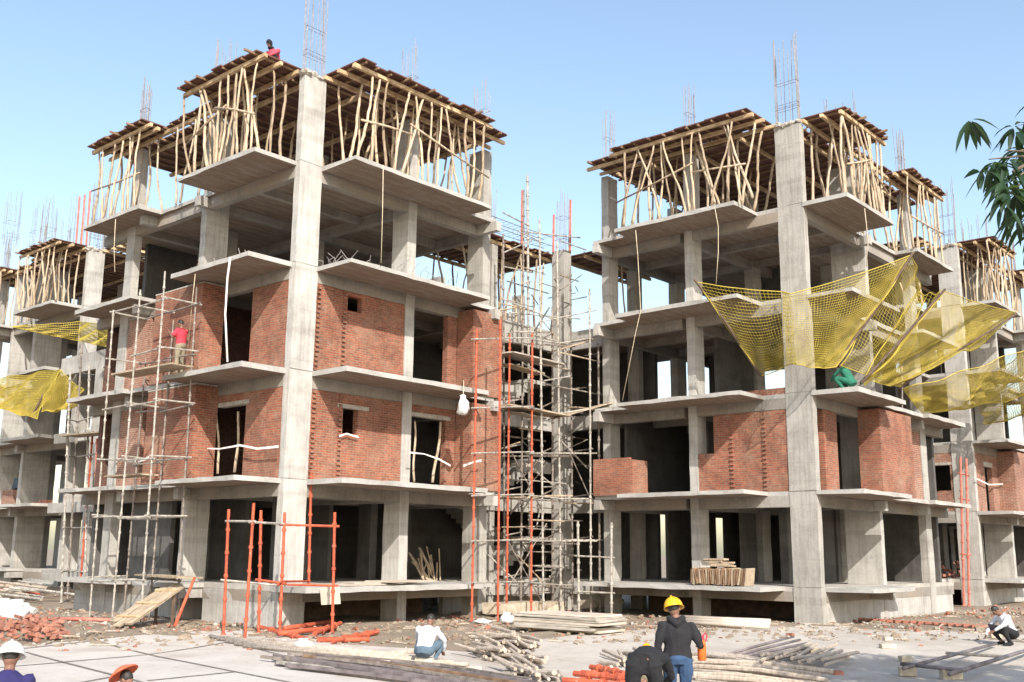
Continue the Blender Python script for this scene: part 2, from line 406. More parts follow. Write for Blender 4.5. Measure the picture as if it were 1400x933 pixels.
def wing(root, mp, P):
    for (s0, s1, d0, d1) in P['cols']:
        m = MB(); z = -.25
        for k in range(6):
            z1 = L[k] if k < 5 else DECK-.22
            e = rnd.uniform(0, .012)
            sb(m, mp, s0+e*jit(1), s1+e, d0-e*rnd.random(), d1, z+(.0 if k == 0 else .004), z1-.012, .009, .45)
            if k < 5: sb(m, mp, s0+.015, s1-.012, d0+.02, d1-.02, z1-.03, z1+.01, .002)
            z = z1
        m.build('column', 'conc', root)
        if P.get('bars', True) and (d0 < 5 or rnd.random() < .5): rebar_bunch(root, mp, s0, s1, d0, d1, DECK+.05, 2.9 if d0 < 1 and s0 < 1 else 2.5, 12 if s0 < 1 else 9)
    W, D = P['W'], P['D']
    for k in range(5):
        z = L[k]
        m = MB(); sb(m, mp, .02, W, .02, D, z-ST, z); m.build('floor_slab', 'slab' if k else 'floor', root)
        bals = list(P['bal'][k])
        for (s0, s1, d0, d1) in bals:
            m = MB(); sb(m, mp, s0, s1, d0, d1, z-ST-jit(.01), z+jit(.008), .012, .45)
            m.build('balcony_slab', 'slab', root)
        # beams on the underside
        bd = .34 if k else .30
        zb = z-ST
        def one(name, mat, *b, j=.006, seg=.55):
            m = MB(); sb(m, mp, *b, j, seg); return m.build(name, mat, root)
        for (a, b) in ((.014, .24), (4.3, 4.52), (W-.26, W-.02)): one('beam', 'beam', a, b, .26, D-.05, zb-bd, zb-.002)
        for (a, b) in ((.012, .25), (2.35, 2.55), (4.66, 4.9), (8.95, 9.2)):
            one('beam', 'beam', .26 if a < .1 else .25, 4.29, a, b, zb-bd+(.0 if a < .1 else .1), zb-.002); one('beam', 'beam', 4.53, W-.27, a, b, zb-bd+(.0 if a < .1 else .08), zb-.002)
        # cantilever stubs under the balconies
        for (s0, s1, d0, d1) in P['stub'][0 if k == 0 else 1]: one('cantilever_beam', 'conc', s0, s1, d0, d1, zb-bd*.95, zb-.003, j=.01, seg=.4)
    # inner walls, interior shade put into their dark colours
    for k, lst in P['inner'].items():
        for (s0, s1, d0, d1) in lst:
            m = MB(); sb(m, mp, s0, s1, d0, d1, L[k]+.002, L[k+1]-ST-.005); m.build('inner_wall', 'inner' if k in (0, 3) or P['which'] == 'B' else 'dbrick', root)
    for mat, lst in P['walls']:
        m = MB()
        for (s0, s1, d0, d1, z0, z1) in lst: sb(m, mp, s0, s1, d0, d1, z0, z1, .003, 1.2)
        # toothing left for the next wall: every second course stands proud
        for (s_, d_, z0, z1, ax) in P['teeth'].get(id(lst), []):
            zz = z0+.05
            while zz < z1-.1:
                w = rnd.uniform(.09, .12)
                if ax == 's': sb(m, mp, s_, s_+w, d_-rnd.uniform(.045, .07), d_+.01, zz, zz+.068, .004)
                else: sb(m, mp, s_-rnd.uniform(.045, .07), s_+.01, d_, d_+w, zz, zz+.068, .004)
                zz += .138
        m.build('brick_wall', mat, root)
    for lst in P['lintels']:
        m = MB(); sb(m, mp, *lst, .006); m.build('lintel', 'mortar', root)
    for lst in P['base']:
        m = MB(); sb(m, mp, *lst, .008); m.build('basement_wall', 'conc', root)
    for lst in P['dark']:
        m = MB(); sb(m, mp, *lst, .0); m.build('cellar_shade_sheet', 'darkpole', root)  # dark sheet standing for the shade inside the basement openings
    # crumbly concrete left on top of the corner column
    m = MB(); s0, s1, d0, d1 = P['cols'][0]; 
    for i in range(16):
        p = mp(rnd.uniform(s0, s1), rnd.uniform(d0, d1), DECK-.16+jit(.06)); m.ball(p, rnd.uniform(.08, .18), rnd.uniform(.08, .18), rnd.uniform(.05, .1), 7, 5, .2)
    m.build('rough_concrete_cap', 'mortar', root)

def fulls(k): return (L[k]+.002, L[k+1]-ST-.345)
b1, t1 = fulls(1); b2, t2 = fulls(2)
backs = [(4.25, 4.6, 4.6, 5.2), (7.6, 7.95, 4.6, 5.2), (4.25, 4.6, 9.0, 9.6), (7.6, 7.95, 9.0, 9.6), (2.1, 2.7, 7.0, 7.3)]
INNER_A = {0: [(7.4, 7.52, 3.0, 10.5), (2.3, 2.6, 3.0, 3.6), (5.9, 6.2, 3.2, 3.8), (2.2, 2.9, 6.4, 6.7), (5.2, 5.9, 6.8, 7.1), (.35, .5, 6.0, 8.4), (4.36, 4.5, 3.4, 4.4), (.3, 7.6, 10.6, 10.8), (2.5, 2.65, 5.2, 8.5)],
           1: [(.3, 7.6, 4.95, 5.1), (4.36, 4.5, .75, 4.5), (.3, 7.6, 10.7, 10.9)],
           2: [(.3, 7.6, 4.95, 5.1), (4.36, 4.5, .75, 4.5), (.3, 7.6, 10.7, 10.9)],
           3: [(1.4, 3.4, 10.6, 10.8), (4.7, 7.5, 8.7, 8.85)]}
INNER_B = {0: [(7.3, 7.42, 3.2, 6.6), (7.3, 7.42, 7.3, 10.8), (2.6, 2.9, 3.2, 3.8), (5.8, 6.1, 3.0, 3.6), (2.4, 3.1, 6.6, 6.9), (5.6, 6.3, 7.0, 7.3), (4.4, 4.52, 3.4, 4.4), (.3, 7.2, 10.6, 10.8), (2.5, 2.65, 5.2, 8.5)],
           1: [(7.3, 7.42, .7, 4.9), (7.3, 7.42, 5.2, 10.6), (.3, 7.6, 4.95, 5.1), (4.36, 4.5, 1.2, 4.5), (.3, 7.6, 10.7, 10.9)],
           2: [(7.3, 7.42, 6.6, 10.5), (.8, 4.2, 7.4, 7.55), (4.36, 4.5, 2.0, 4.5), (1.5, 5.0, 10.6, 10.8)],
           3: [(1.4, 5.4, 10.6, 10.8), (3.2, 5.2, 6.2, 6.35)]}
def params(which, walls):
    P = {'which': which, 'D': 11.2, 'teeth': {}, 'lintels': [], 'dark': []}
    if which == 'A':
        c0 = (0, .78, 0, .25); W = 8.0
        P['cols'] = [c0, (4.22, 4.58, 0, .7), (7.65, 8.02, 0, .7), (0, .78, 4.65, 4.92), (0, .27, 9.0, 9.5)]+backs
        cb = (.75, 6.41, -1.5, .018); eb = (-1.44, .018, .16, 4.04); P['inner'] = INNER_A
    else:
        c0 = (0, .87, 0, .27); W = 7.85
        P['cols'] = [c0, (4.05, 4.34, 0, .58), (7.52, 7.82, 0, .58), (0, 1.2, 4.6, 4.86), (0, .27, 8.75, 9.3)]+backs
        cb = (1.6, 6.2, -1.5, .018); eb = (-1.45, .018, -.02, 3.68); P['inner'] = INNER_B
    P['W'] = W
    e2 = eb[3]
    nub = (cb[1]+.002, 7.62, -.62 if which == 'A' else -.78, .018); enub = (-.70, .018, e2+.002, 7.2); enub2 = (-.1, .018, e2+.002, 7.2); e2b = (-.92, .018, 7.202, 10.9)
    full = [cb, nub, eb, enub, e2b]; full2 = [cb, nub, eb, enub2, e2b]
    P['bal'] = [[(-.2 if which == 'A' else 1.0, cb[1], -1.4, .018), nub, (-.78, .018, 3.5, 6.0), (-.7, .018, 7.2, 10.9)]]+[full]*2+[full2]*2
    if which == 'B': P['bal'][0] = [(1.2, 8.1, -1.45, .018), (-1.45, .018, .3, 3.4), (-.8, .018, 3.402, 5.2)]
    stubs = [(7.38, 7.62, -.85, .01), (-.38, .01, e2+.5, e2+.74), (-.5, .01, 7.6, 7.85)]
    P['stub'] = [[(-.7, .01, 3.55, 3.8)], stubs]
    x0, x1, d0 = c0[0], c0[1], c0[3]
    P['walls'] = []
    def W_(mat, lst, teeth=()):
        P['walls'].append((mat, lst)); P['teeth'][id(lst)] = list(teeth)
    if walls == 'A':
        for k in (1, 2):
            b, t = fulls(k); h0, h1 = ((5.42, 6.15) if k == 1 else (9.0, 9.45))
            W_('brick', [(.785, 1.95, .03, .24, b, t), (1.95, 2.5, .03, .24, b, h0), (1.95, 2.5, .03, .24, h1, t), (2.5, 4.215, .03, .24, b, t)],
               [(.83, .03, b, t, 's'), (1.78, .03, b, t, 's')])
            lst = [(6.1, 6.52, .03, .24, b, t), (6.53, 6.65, -.68, .03, b, t+.2), (6.65, 7.93, -.68, -.57, b, t+.2), (7.83, 7.93, -.57, .0, b, t+.2)]
            if k == 1: lst.append((4.59, 6.1, .03, .24, 6.32, t)); P['lintels'].append((4.5, 6.3, .02, .25, 6.2, 6.32)); P['lintels'].append((1.75, 2.9, .02, .2, 6.15, 6.26))
            W_('brick', lst)
            lst = [(.03, .24, d0+.005, 1.98, b, t)]
            if k == 1: lst.append((.03, .24, 1.98, 3.39, 6.34, t)); P['lintels'].append((.02, .25, 1.85, 3.39, 6.22, 6.34))
            W_('brick', lst)
            tt = t+.27; W_('brick', [(-.72, .03, 3.4, 3.52, b, tt), (-.72, -.6, 3.52, 6.03, b, tt), (-.6, .03, 5.9, 6.03, b, tt)]); P['lintels'].append((-.73, .0, 3.39, 6.04, tt+.002, tt+.05))
            W_('brick2', [(.03, .24, 7.6, 8.95, b, t)])
    elif walls == 'B':
        b, t = fulls(1)
        W_('brick', [(.875, 3.45, .03, .24, b, t), (3.45, 4.04, .03, .24, b, 5.33)], [(1.6, .03, b, t-.1, 's'), (2.75, .03, b, t-.5, 's')])
        W_('brick', [(6.1, 7.6, -.9, -.79, b, 5.27), (6.0, 6.1, -.9, .0, b, 5.2)])
        W_('brick', [(.03, .24, .75, 1.7, b, t)])
        W_('brick', [(-.7, .03, 3.32, 3.44, b, t+.25), (-.7, -.58, 3.44, 6.03, b, t+.25), (-.58, .03, 5.9, 6.03, b, t+.2)])
        W_('brick2', [(.03, .24, 6.6, 8.74, b, t)])
        W_('brick', [(.875, 2.3, .03, .24, L[2], L[2]+.2)])
    elif walls == 'FB':
        b, t = fulls(1)
        W_('brick2', [(.875, 1.0, .03, .24, b, t), (1.0, 2.0, .03, .24, b, L[1]+.9), (1.0, 2.0, .03, .24, L[1]+2.1, t), (2.0, 4.04, .03, .24, b, t), (4.35, 7.5, .03, .24, b, t)], [(3.1, .03, b, t-.1, 's')])
        P['lintels'].append((.9, 2.2, .015, .26, L[1]+2.0, L[1]+2.12)); P['lintels'].append((.02, .25, 1.4, 2.6, L[1]+2.0, L[1]+2.2))
        W_('brick2', [(.03, .24, .28, 1.5, b, t), (.03, .24, 1.5, 2.5, L[1]+2.2, t), (.03, .24, 2.5, 3.32, b, t)])
        W_('brick2', [(-.7, .03, 3.32, 3.44, b, t+.25), (-.7, -.58, 3.44, 6.03, b, t+.25)])
    elif walls == 'FA':
        b, t = fulls(1)
        W_('brick2', [(.03, .24, 5.4, 6.6, b, b+.8)]); W_('brick2', [(1.2, 3.9, .03, .24, b, b+1.1)])
        P['inner'] = {0: [(4.7, 7.5, 5.0, 5.15)], 1: [(4.7, 7.5, 6.0, 6.15)], 2: [(2.0, 2.5, 4.7, 4.85)], 3: []}
        P['cols'][3] = (0, 1.3, 4.65, 4.92); P['cols'].append((0, 1.0, 7.2, 7.45))
    if which == 'A':
        P['base'] = [(.02, .9, .02, .25, -.25, L[0]-ST), (.02, .26, .3, 3.5, -.25, L[0]-ST), (.9, 7.6, .03, .25, .85, L[0]-ST), (.02, .26, 5.0, 11, -.25, L[0]-ST)]
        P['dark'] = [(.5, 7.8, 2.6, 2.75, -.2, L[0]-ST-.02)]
    else:
        P['base'] = [(.02, .9, .02, .25, -.25, L[0]-ST), (.03, .26, .3, 11, -.25, L[0]-ST), (.9, 7.6, .03, .25, .80, L[0]-ST)]
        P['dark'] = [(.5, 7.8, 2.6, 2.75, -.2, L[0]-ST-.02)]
    return P

mA, mB = Map(17.12, 23.1, False), Map(29.54, 13.82, True)
mFA, mFB = Map(22.05, 45.45, False), Map(46.6, 14.65, True)
bldA = thing('apartment_building', mA(0, 0), 'unfinished apartment block with red brick infill on two storeys and a white sack hanging', 'building', 'half built apartment blocks')
wing(bldA, mA, params('A', 'A'))
bldB = thing('apartment_building', mB(0, 0), 'unfinished apartment block with yellow net wrapped round its corner and a half-height brick wall', 'building', 'half built apartment blocks')
wing(bldB, mB, params('B', 'B'))
bldFA = thing('apartment_building', mFA(0, 0), 'farther bare concrete frame behind the beige scaffold, with almost no brickwork', 'building', 'half built apartment blocks')
wing(bldFA, mFA, params('A', 'FA'))
bldFB = thing('apartment_building', mFB(0, 0), 'farther unfinished block beyond the net-draped corner, with a red framed window in brick', 'building', 'half built apartment blocks')
wing(bldFB, mFB, params('B', 'FB'))

# the lower stair block that joins the two near wings in the re-entrant corner
core = thing('stair_block', (30, 24.3, 0), 'concrete stair block in the recess between the two brick-filled blocks, full of scaffolding', 'building')
def cb_(name, mat, *boxes, j=.006):
    for b in boxes:
        m = MB(); m.box(*b, j, .6); m.build(name, mat, core)
for (x0, x1, y0, y1, zt) in ((29.95, 30.38, 23.72, 24.3, 13.45), (26.6, 26.9, 24.35, 24.9, 13.0), (28.6, 28.9, 29.0, 29.6, 13.0), (25.4, 25.7, 29, 29.5, 13.0), (32.6, 32.9, 22.2, 22.7, 13), (33, 33.3, 28.5, 29, 13)):
    cb_('column', 'conc', (x0, x1, y0, y1, -.25, zt))
for k in range(4):
    z = L[k]
    cb_('floor_slab', 'slab', (25.14, 36, 24.5, 30, z-ST, z), (30.42, 36, 21.9, 24.5, z-ST, z))
    dz = .36
    cb_('beam', 'conc', (25.14, 29.94, 24.3, 24.5, z-ST-dz, z+(.28 if k == 3 else .02)))
    cb_('beam', 'conc', (30.2, 30.42, 21.9, 23.71, z-ST-dz, z+(.2 if k == 3 else .02)))
for k in range(3):
    cb_('inner_wall', 'inner', (25.2, 35, 28.2, 28.4, L[k]+.002, L[k+1]-ST-.002)); cb_('inner_wall', 'inner', (33.4, 33.6, 22, 28, L[k]+.002, L[k+1]-ST-.002))
    m = MB()
    for i in range(9):
        t = i/9
        x = 27.3+t*2.4; m.box(x, x+.29, 25.0, 26.2, L[k]+t*1.5-.2, L[k]+(i+1)/9*1.5, .003)
    m.build('stair_flight', 'slab', core)
    m = MB()
    for i in range(9):
        t = i/9
        x = 29.7-t*2.4; m.box(x-.29, x, 26.4, 27.6, L[k]+1.5+t*1.5-.2, L[k]+1.5+(i+1)/9*1.5, .003)
    m.box(29.7, 30.8, 25, 27.6, L[k]+1.35, L[k]+1.5, .003)
    m.build('stair_flight', 'slab', core)
cb_('parapet', 'conc', (25.3, 27.6, 24.0, 24.12, L[2]+.55, L[2]+.95)); cb_('parapet', 'conc', (27.8, 29.6, 24.05, 24.17, L[1]+.9, L[1]+1.3)); cb_('parapet', 'conc', (26.9, 28.5, 24.9, 25.05, L[3], L[3]+.75))
cb_('basement_wall', 'conc', (25.14, 30.2, 25.0, 25.2, -.25, L[0]-ST), (30.5, 30.7, 21.9, 25.0, -.25, L[0]-ST))
for (x, y) in ((30.1, 23.9), (28.2, 26), (26.8, 25)): rebar_bunch(core, Map(x-.25, y-.25, False), 0, .5, 0, .5, 13.5, 2.3, 10)
for (x, y, h) in ((30.3, 23.7, 2.1), (29.9, 24.2, 1.5), (28.5, 24.6, 2.2)):
    m = MB(); m.tube([(x, y, 13.4), (x+.03, y, 13.4+h)], .045, 5); m.build('painted_bar', 'rust', core)

# link beam and far scaffold bay between the near brick block and the farther frame
link = thing('link_block', (18.5, 36, 0), 'low concrete link of beams and columns between the brick block and the farther frame', 'building')
def lk(name, mat, *boxes):
    for b in boxes:
        m = MB(); m.box(*b, .006, .6); m.build(name, mat, link)
for k in range(4):
    z = L[k]; lk('floor_slab', 'slab', (21.41, 26, 34.5, 45.3, z-ST, z)); lk('beam', 'conc', (21.2, 21.4, 34.5, 45.3, z-.42, z+(.35 if k == 3 else .01)))
for y in (37.5, 41.5): lk('column', 'conc', (21.2, 21.5, y, y+.6, -.2, L[3]))
lk('inner_wall', 'inner', (24.8, 25, 35, 45, L[0], L[3]))

for (u, v, n) in ((8, 330, 10), (45, 345, 9), (58, 340, 10), (98, 345, 8), (138, 345, 10)):
    q = PX(u, v, 23.5); rebar_bunch(link, Map(q.x, q.y, False), 0, .8, 0, .8, q.z, 3.0, n)
for u in (104, 111, 118):
    q = PX(u, 335, 22.6); m = MB(); m.tube([q, q+Vector((0, .1, 2.4+jit(.4)))], .05, 5); m.build('painted_bar', 'rust', link)
for (y, z) in ((24.45, 13.75), (24.45, 14.1), (24.9, 13.75), (24.9, 14.1)):
    m = MB(); m.tube([(25.3, y, z), (28, y, z-.03), (30.2, y, z)], .014, 4); m.build('beam_bar', 'rebar', core)
for i in range(18):
    m = MB(); x = 25.4+i*.27; m.tube([(x, 24.45, 13.75), (x, 24.9, 13.75), (x, 24.9, 14.1), (x, 24.45, 14.1), (x, 24.45, 13.75)], .008, 4); m.build('stirrup', 'rebar', core)
# ------------------------------------------------------------------ roof shuttering
def deck(name, mp, s0, s1, d0, d1, label, along, grp='shuttering decks on top of the blocks', z=DECK, bearers=None):
    c = mp((s0+s1)/2, (d0+d1)/2, z); t = thing('formwork_deck', c, label, 'formwork', grp)
    m = MB()
    # loose sheets laid side by side with ragged edges
    a0, a1, b0, b1 = (d0, d1, s0, s1) if along == 'd' else (s0, s1, d0, d1)
    x = a0
    while x < a1-.05:
        w = min(rnd.uniform(.45, .7), a1-x)
        e0, e1 = b0+jit(.09), b1+jit(.09); zz = z+jit(.012)
        if along == 'd': sb(m, mp, e0, e1, x+.004, x+w-.006, zz, zz+.035, .004)
        else: sb(m, mp, x+.004, x+w-.006, e0, e1, zz, zz+.035, .004)
        x += w
    m.build('shuttering_sheet', 'ply', t)
    x = a0+.12
    while x < a1:
        m = MB(); e0, e1 = b0-(rnd.uniform(.0, .06) if rnd.random() < .7 else rnd.uniform(.1, .28)), b1+rnd.uniform(.0, .12); w = .055
        if along == 'd': sb(m, mp, e0, e1, x, x+w, z-.075, z-.012, .006)
        else: sb(m, mp, x, x+w, e0, e1, z-.075, z-.012, .006)
        m.build('joist', 'joist', t); x += rnd.uniform(.42, .6)
    for b in (bearers or (b0+.22, (b0+b1)/2, b1-.15)):
        m = MB(); e0, e1 = a0-rnd.uniform(.05, .25), a1+rnd.uniform(.0, .2)
        if along == 'd': sb(m, mp, b-.05, b+.05, e0, e1, z-.2, z-.087, .01)
        else: sb(m, mp, e0, e1, b-.05, b+.05, z-.2, z-.087, .01)
        m.build('bearer', 'batten', t)
    return t
# crooked poles: a few shapes, copied
def pole_mesh(h, r0, bend, seed):
    q = random.Random(seed); m = MB(); pts = []; rs = []; x = y = 0; n = 11; kx = q.uniform(-.05, .05); kt = q.uniform(.3, .75)
    ph, ph2 = q.uniform(0, 6), q.uniform(0, 6)
    for i in range(n+1):
        t = i/n
        x = bend*(math.sin(t*4+ph)-math.sin(ph)-t*(math.sin(4+ph)-math.sin(ph)))+q.uniform(-.014, .014)+kx*max(0, 1-abs(t-kt)/.22)
        y = bend*(math.sin(t*5+ph2)-math.sin(ph2)-t*(math.sin(5+ph2)-math.sin(ph2)))+q.uniform(-.012, .012)
        pts.append((x, y, t*h)); rs.append(r0*(1.12-.36*t)*q.uniform(.86, 1.16))
    m.tube(pts, rs, 7)
    return m
PROTO = []
PH = DECK-.2-L[4]
for i in range(14):
    o = pole_mesh(PH, rnd.uniform(.033, .05), rnd.uniform(.015, .07), i).build('timber_prop', 'prop', loc=(0, 0, 0), smooth=True)
    PROTO.append(o)
proto_used = set()
NPROP = [0]
def prop(p, label, grp, tilt=None, h=PH, az=None):
    i = rnd.randrange(len(PROTO)); src = PROTO[i]
    o = src if i not in proto_used else src.copy()
    if i in proto_used: COL.objects.link(o)
    proto_used.add(i)
    tilt = tilt if tilt is not None else abs(rnd.gauss(0, 3.2)); az = az if az is not None else rnd.uniform(0, 360)
    o.location = p
    o.rotation_mode = 'XYZ'
    rot = Matrix.Rotation(R(az), 3, 'Z') @ Matrix.Rotation(R(tilt), 3, 'X') @ Matrix.Rotation(rnd.uniform(0, 6.28), 3, 'Z')
    o.rotation_euler = rot.to_euler(); s = h/PH/math.cos(R(tilt)); o.scale = (1, 1, s)
    NPROP[0] += 1
    return tag(o, label, 'prop', grp)
def prop_rows(mp, along, rows, a0, a1, where, z=L[4], h=PH):
    for ri, (b, n) in enumerate(rows):
        lab = ('crooked timber prop, outer row under ' if ri == 0 else 'shaded inner timber prop under ')+where
        for i in range(n):
            a = a0+(a1-a0)*(i+.5)/n+jit(.16); bb = b+jit(.05)
            tilt = abs(rnd.gauss(0, 4.5)) if rnd.random() > .38 else rnd.uniform(9, 20)
            p = mp(bb, a, z) if along == 'd' else mp(a, bb, z)
            # lean mostly along the row so that the head stays under its bearer
            e = (mp(0, 1)-mp(0, 0)) if along == 'd' else (mp(1, 0)-mp(0, 0))
            az = math.degrees(math.atan2(e.y, e.x))+90*(1 if rnd.random() < .5 else -1)+180*0
            if ri > 1 and tilt > 9: tilt = 7
            sgn = rnd.choice((-1, 1)); 
            off = math.tan(R(tilt))*h*.5
            p = p-e*off*(1 if abs(((az-math.degrees(math.atan2(e.y, e.x))) % 360)-90) > 1 else -1)*(-1)
            prop(p, lab, 'props under '+where, tilt, h, az+0*sgn)
def brace(p, q, label, grp='light poles tied across the props'):
    m = MB(); p, q = Vector(p), Vector(q); md = p.lerp(q, .5)+Vector((0, 0, jit(.05)))
    m.tube([p, md, q], [.035, .032, .028], 6)
    return tag(m.build('brace_pole', 'prop', smooth=True), label, 'brace', grp)

def roof(mp, which, nm, near=True):
    if which == 'A': cb, eb = (.8, 6.5, -1.55, .1), (-1.52, .1, .3, 4.1)
    else: cb, eb = (1.0, 6.3, -1.55, .1), (-1.5, .1, .3, 3.75)
    e2 = eb[3]+3.15
    if which == 'B' or True: pass
    deck('d', mp, *cb, f'long shuttering deck over the courtyard balcony of the {nm}', 's')
    deck('d', mp, *eb, f'square shuttering deck over the corner balcony of the {nm}', 'd')
    deck('d', mp, -1.0, .1, e2, e2+3.7, f'smaller shuttering deck farther along the side of the {nm}', 'd')
    deck('d', mp, -.25, .1, eb[3]+.05, e2-.05, f'narrow shuttering strip between the two side decks of the {nm}', 'd', bearers=(-.1,))
    deck('d', mp, .3, 7.7, .35, 10.8, f'main shuttering deck over the inside of the {nm}', 'd', bearers=(.6, 2.2, 4.0, 5.8, 7.3))
    deck('d', mp, cb[1]+.05, 7.7, -1.0, .1, f'short shuttering end piece beside the courtyard deck of the {nm}', 's', bearers=(-.75, -.1))
    prop_rows(mp, 's', [(cb[2]+.22, 12), (cb[2]+.8, 7), (cb[3]-.15, 8)] if near else [(cb[2]+.22, 7), (cb[2]+.8, 4)], cb[0]+.1, cb[1]-.1, f'the courtyard deck of the {nm}')
    prop_rows(mp, 'd', [(eb[0]+.22, 10), (eb[0]+.8, 6), (eb[1]-.15, 5)], eb[2], eb[3]-.1, f'the corner deck of the {nm}')
    prop_rows(mp, 'd', [(-.78, 7), (0, 5)], e2+.1, e2+3.5, f'the smaller side deck of the {nm}')
    prop_rows(mp, 'd', [(-.1, 3)], eb[3]+.4, e2-.4, f'the side strip of the {nm}')
    if near: 
        prop_rows(mp, 's', [(1.4, 6), (3.0, 4)], 1.2, 7.2, f'the main deck of the {nm}')
    zb = L[4]+1.05
    if near:
        a = cb[2]+.16
        brace(mp(cb[0]+.2, a, zb+.1), mp(cb[0]+2.4, a+.1, zb+.35), f'pole tied low across the courtyard props near the corner column of the {nm}')
        brace(mp(cb[0]+2.1, a, zb+.6), mp(cb[1]-.1, a, zb-.1), f'long pole tied across most of the courtyard props of the {nm}')
        a = eb[0]+.15
        brace(mp(a, eb[2]+.1, zb), mp(a, eb[2]+2.1, zb+.75), f'pole sloping up across the corner deck props of the {nm}')
        brace(mp(a+.05, eb[2]+1.6, zb+.7), mp(a+.05, eb[3], zb-.05), f'pole sloping down across the corner deck props of the {nm}')
        brace(mp(-.85, e2+.2, zb+.1), mp(-.85, e2+3.4, zb+.2), f'pole tied level across the smaller side deck props of the {nm}')
roof(mA, 'A', 'sack-hung brick block')
roof(mB, 'B', 'net-wrapped block')
roof(mFA, 'A', 'farther bare frame', False)
roof(mFB, 'B', 'farther netted block', False)
mC = Map(25.2, 24.4, False)
deck('d', mC, 0, 5.6, -.1, 3.4, 'low shuttering deck over the stair block between the two near blocks', 's', z=13.3)
deck('d', Map(30.3, 21.9, False), .2, 4.5, 0, 2.4, 'low shuttering deck piece on the stair block beside the net-wrapped block', 's', z=13.3)
prop_rows(mC, 's', [(.15, 9), (1.8, 5), (3.2, 5)], .2, 5.4, 'the low deck of the stair block', L[3], 13.1-L[3])
prop_rows(Map(30.3, 21.9, False), 's', [(.2, 3)], .3, 2.2, 'the low deck piece beside the net-wrapped block', L[3], 13.1-L[3])
for i in range(len(PROTO)):
    if i not in proto_used: bpy.data.objects.remove(PROTO[i])
for mp_, pts in ((mA, [(1.0+jit(.35)+i*.05, -.5+jit(.4)) for i in range(16)]), (mA, [(2.6+i*.3, -1.3+jit(.1)) for i in range(9)])):
    for (a, d) in pts:
        m = MB(); p = mp_(a, d, L[3]-.02); m.tube([p, p+Vector((jit(.08), jit(.08), .18)), p+Vector((jit(.3), jit(.3), rnd.uniform(.25, .5)))], .011, 5); m.build('bent_rod', 'rebar', bldA)
for mp_, pts in ((mA, [(-1.2+jit(.05), .5+i*.4) for i in range(8)]),):
    for (a, d) in pts:
        m = MB(); p = mp_(a, d, L[3]-.02); m.tube([p, p+Vector((jit(.1), jit(.1), rnd.uniform(.12, .3)))], .011, 5); m.build('bent_rod', 'rebar', bldA)
# window-opening props on the brick block
def stick(p, q, r, name, mat, label, cat, grp=None, wob=.02, n=6):
    if name == 'steel_pipe': wob = 0
    m = MB(); p, q = Vector(p), Vector(q); pts = []
    for i in range(n+1):
        t = i/n; w = wob*math.sin(math.pi*t*2+p.x)
        pts.append(p.lerp(q, t)+Vector((w, -w, 0)))
    m.tube(pts, [r*(1-.2*i/n) for i in range(n+1)], 6)
    return tag(m.build(name, mat, smooth=True), label, cat, grp)
stick(PX(299, 648, 17.2), PX(297, 566, 17.2), .04, 'timber_prop', 'prop', 'upright pole in the doorway behind the white cloth strip, nearer the bay', 'prop')
stick(PX(322, 646, 17.2), PX(327, 563, 17.2), .045, 'timber_prop', 'prop', 'leaning pole in the doorway behind the white cloth strip, nearer the corner column', 'prop')
stick(PY(566, 659, 23.15), PY(567, 576, 23.15), .04, 'timber_prop', 'prop', 'upright pole in the first floor opening beside the concrete pier facing the court', 'prop')
stick(PY(592, 660, 23.15), PY(603, 577, 23.15), .05, 'timber_prop', 'prop', 'leaning pole in the first floor opening facing the court', 'prop')
# ------------------------------------------------------------------ scaffolds
def standard(t, p, h, mat, lean=(0, 0), cups=.52, r=.03):
    m = MB(); p = Vector(p); top = p+Vector((lean[0], lean[1], h)); pts = []; rs = []
    z = .02; pts.append(p); rs.append(r*1.7); pts.append(p+(top-p)*(.03/h)); rs.append(r*1.7); pts.append(p+(top-p)*(.04/h)); rs.append(r)
    zz = cups*rnd.uniform(.5, 1)
    while zz < h-.12:
        for dz, k in ((-.04, 1), (-.035, 1.5), (.035, 1.5), (.04, 1)):
            pts.append(p+(top-p)*((zz+dz)/h)); rs.append(r*k)
        zz += cups
    pts.append(top); rs.append(r)
    m.tube(pts, rs, 7); return m.build('standard', mat, t, smooth=False)
def ledger(t, p, q, mat, r=.025, sag=0):
    m = MB(); p, q = Vector(p), Vector(q); d = (q-p).normalized()*.12
    md = p.lerp(q, .5)-Vector((0, 0, sag)); m.tube([p-d, md, q+d], r, 6); return m.build('ledger', mat, t)
def planks(t, p, q, w, n=2, mat='plank'):
    for i in range(n):
        m = MB(); p, q = Vector(p), Vector(q); u = (q-p); v = Vector((-u.y, u.x, 0)).normalized()
        c = p.lerp(q, .5)+v*(i-(n-1)/2)*w/n+Vector((0, 0, .04+i*.006)); m.obox(c, u, v, u.cross(v), u.length+.5, w/n*.92, .045, .008); m.build('platform_board', mat, t)

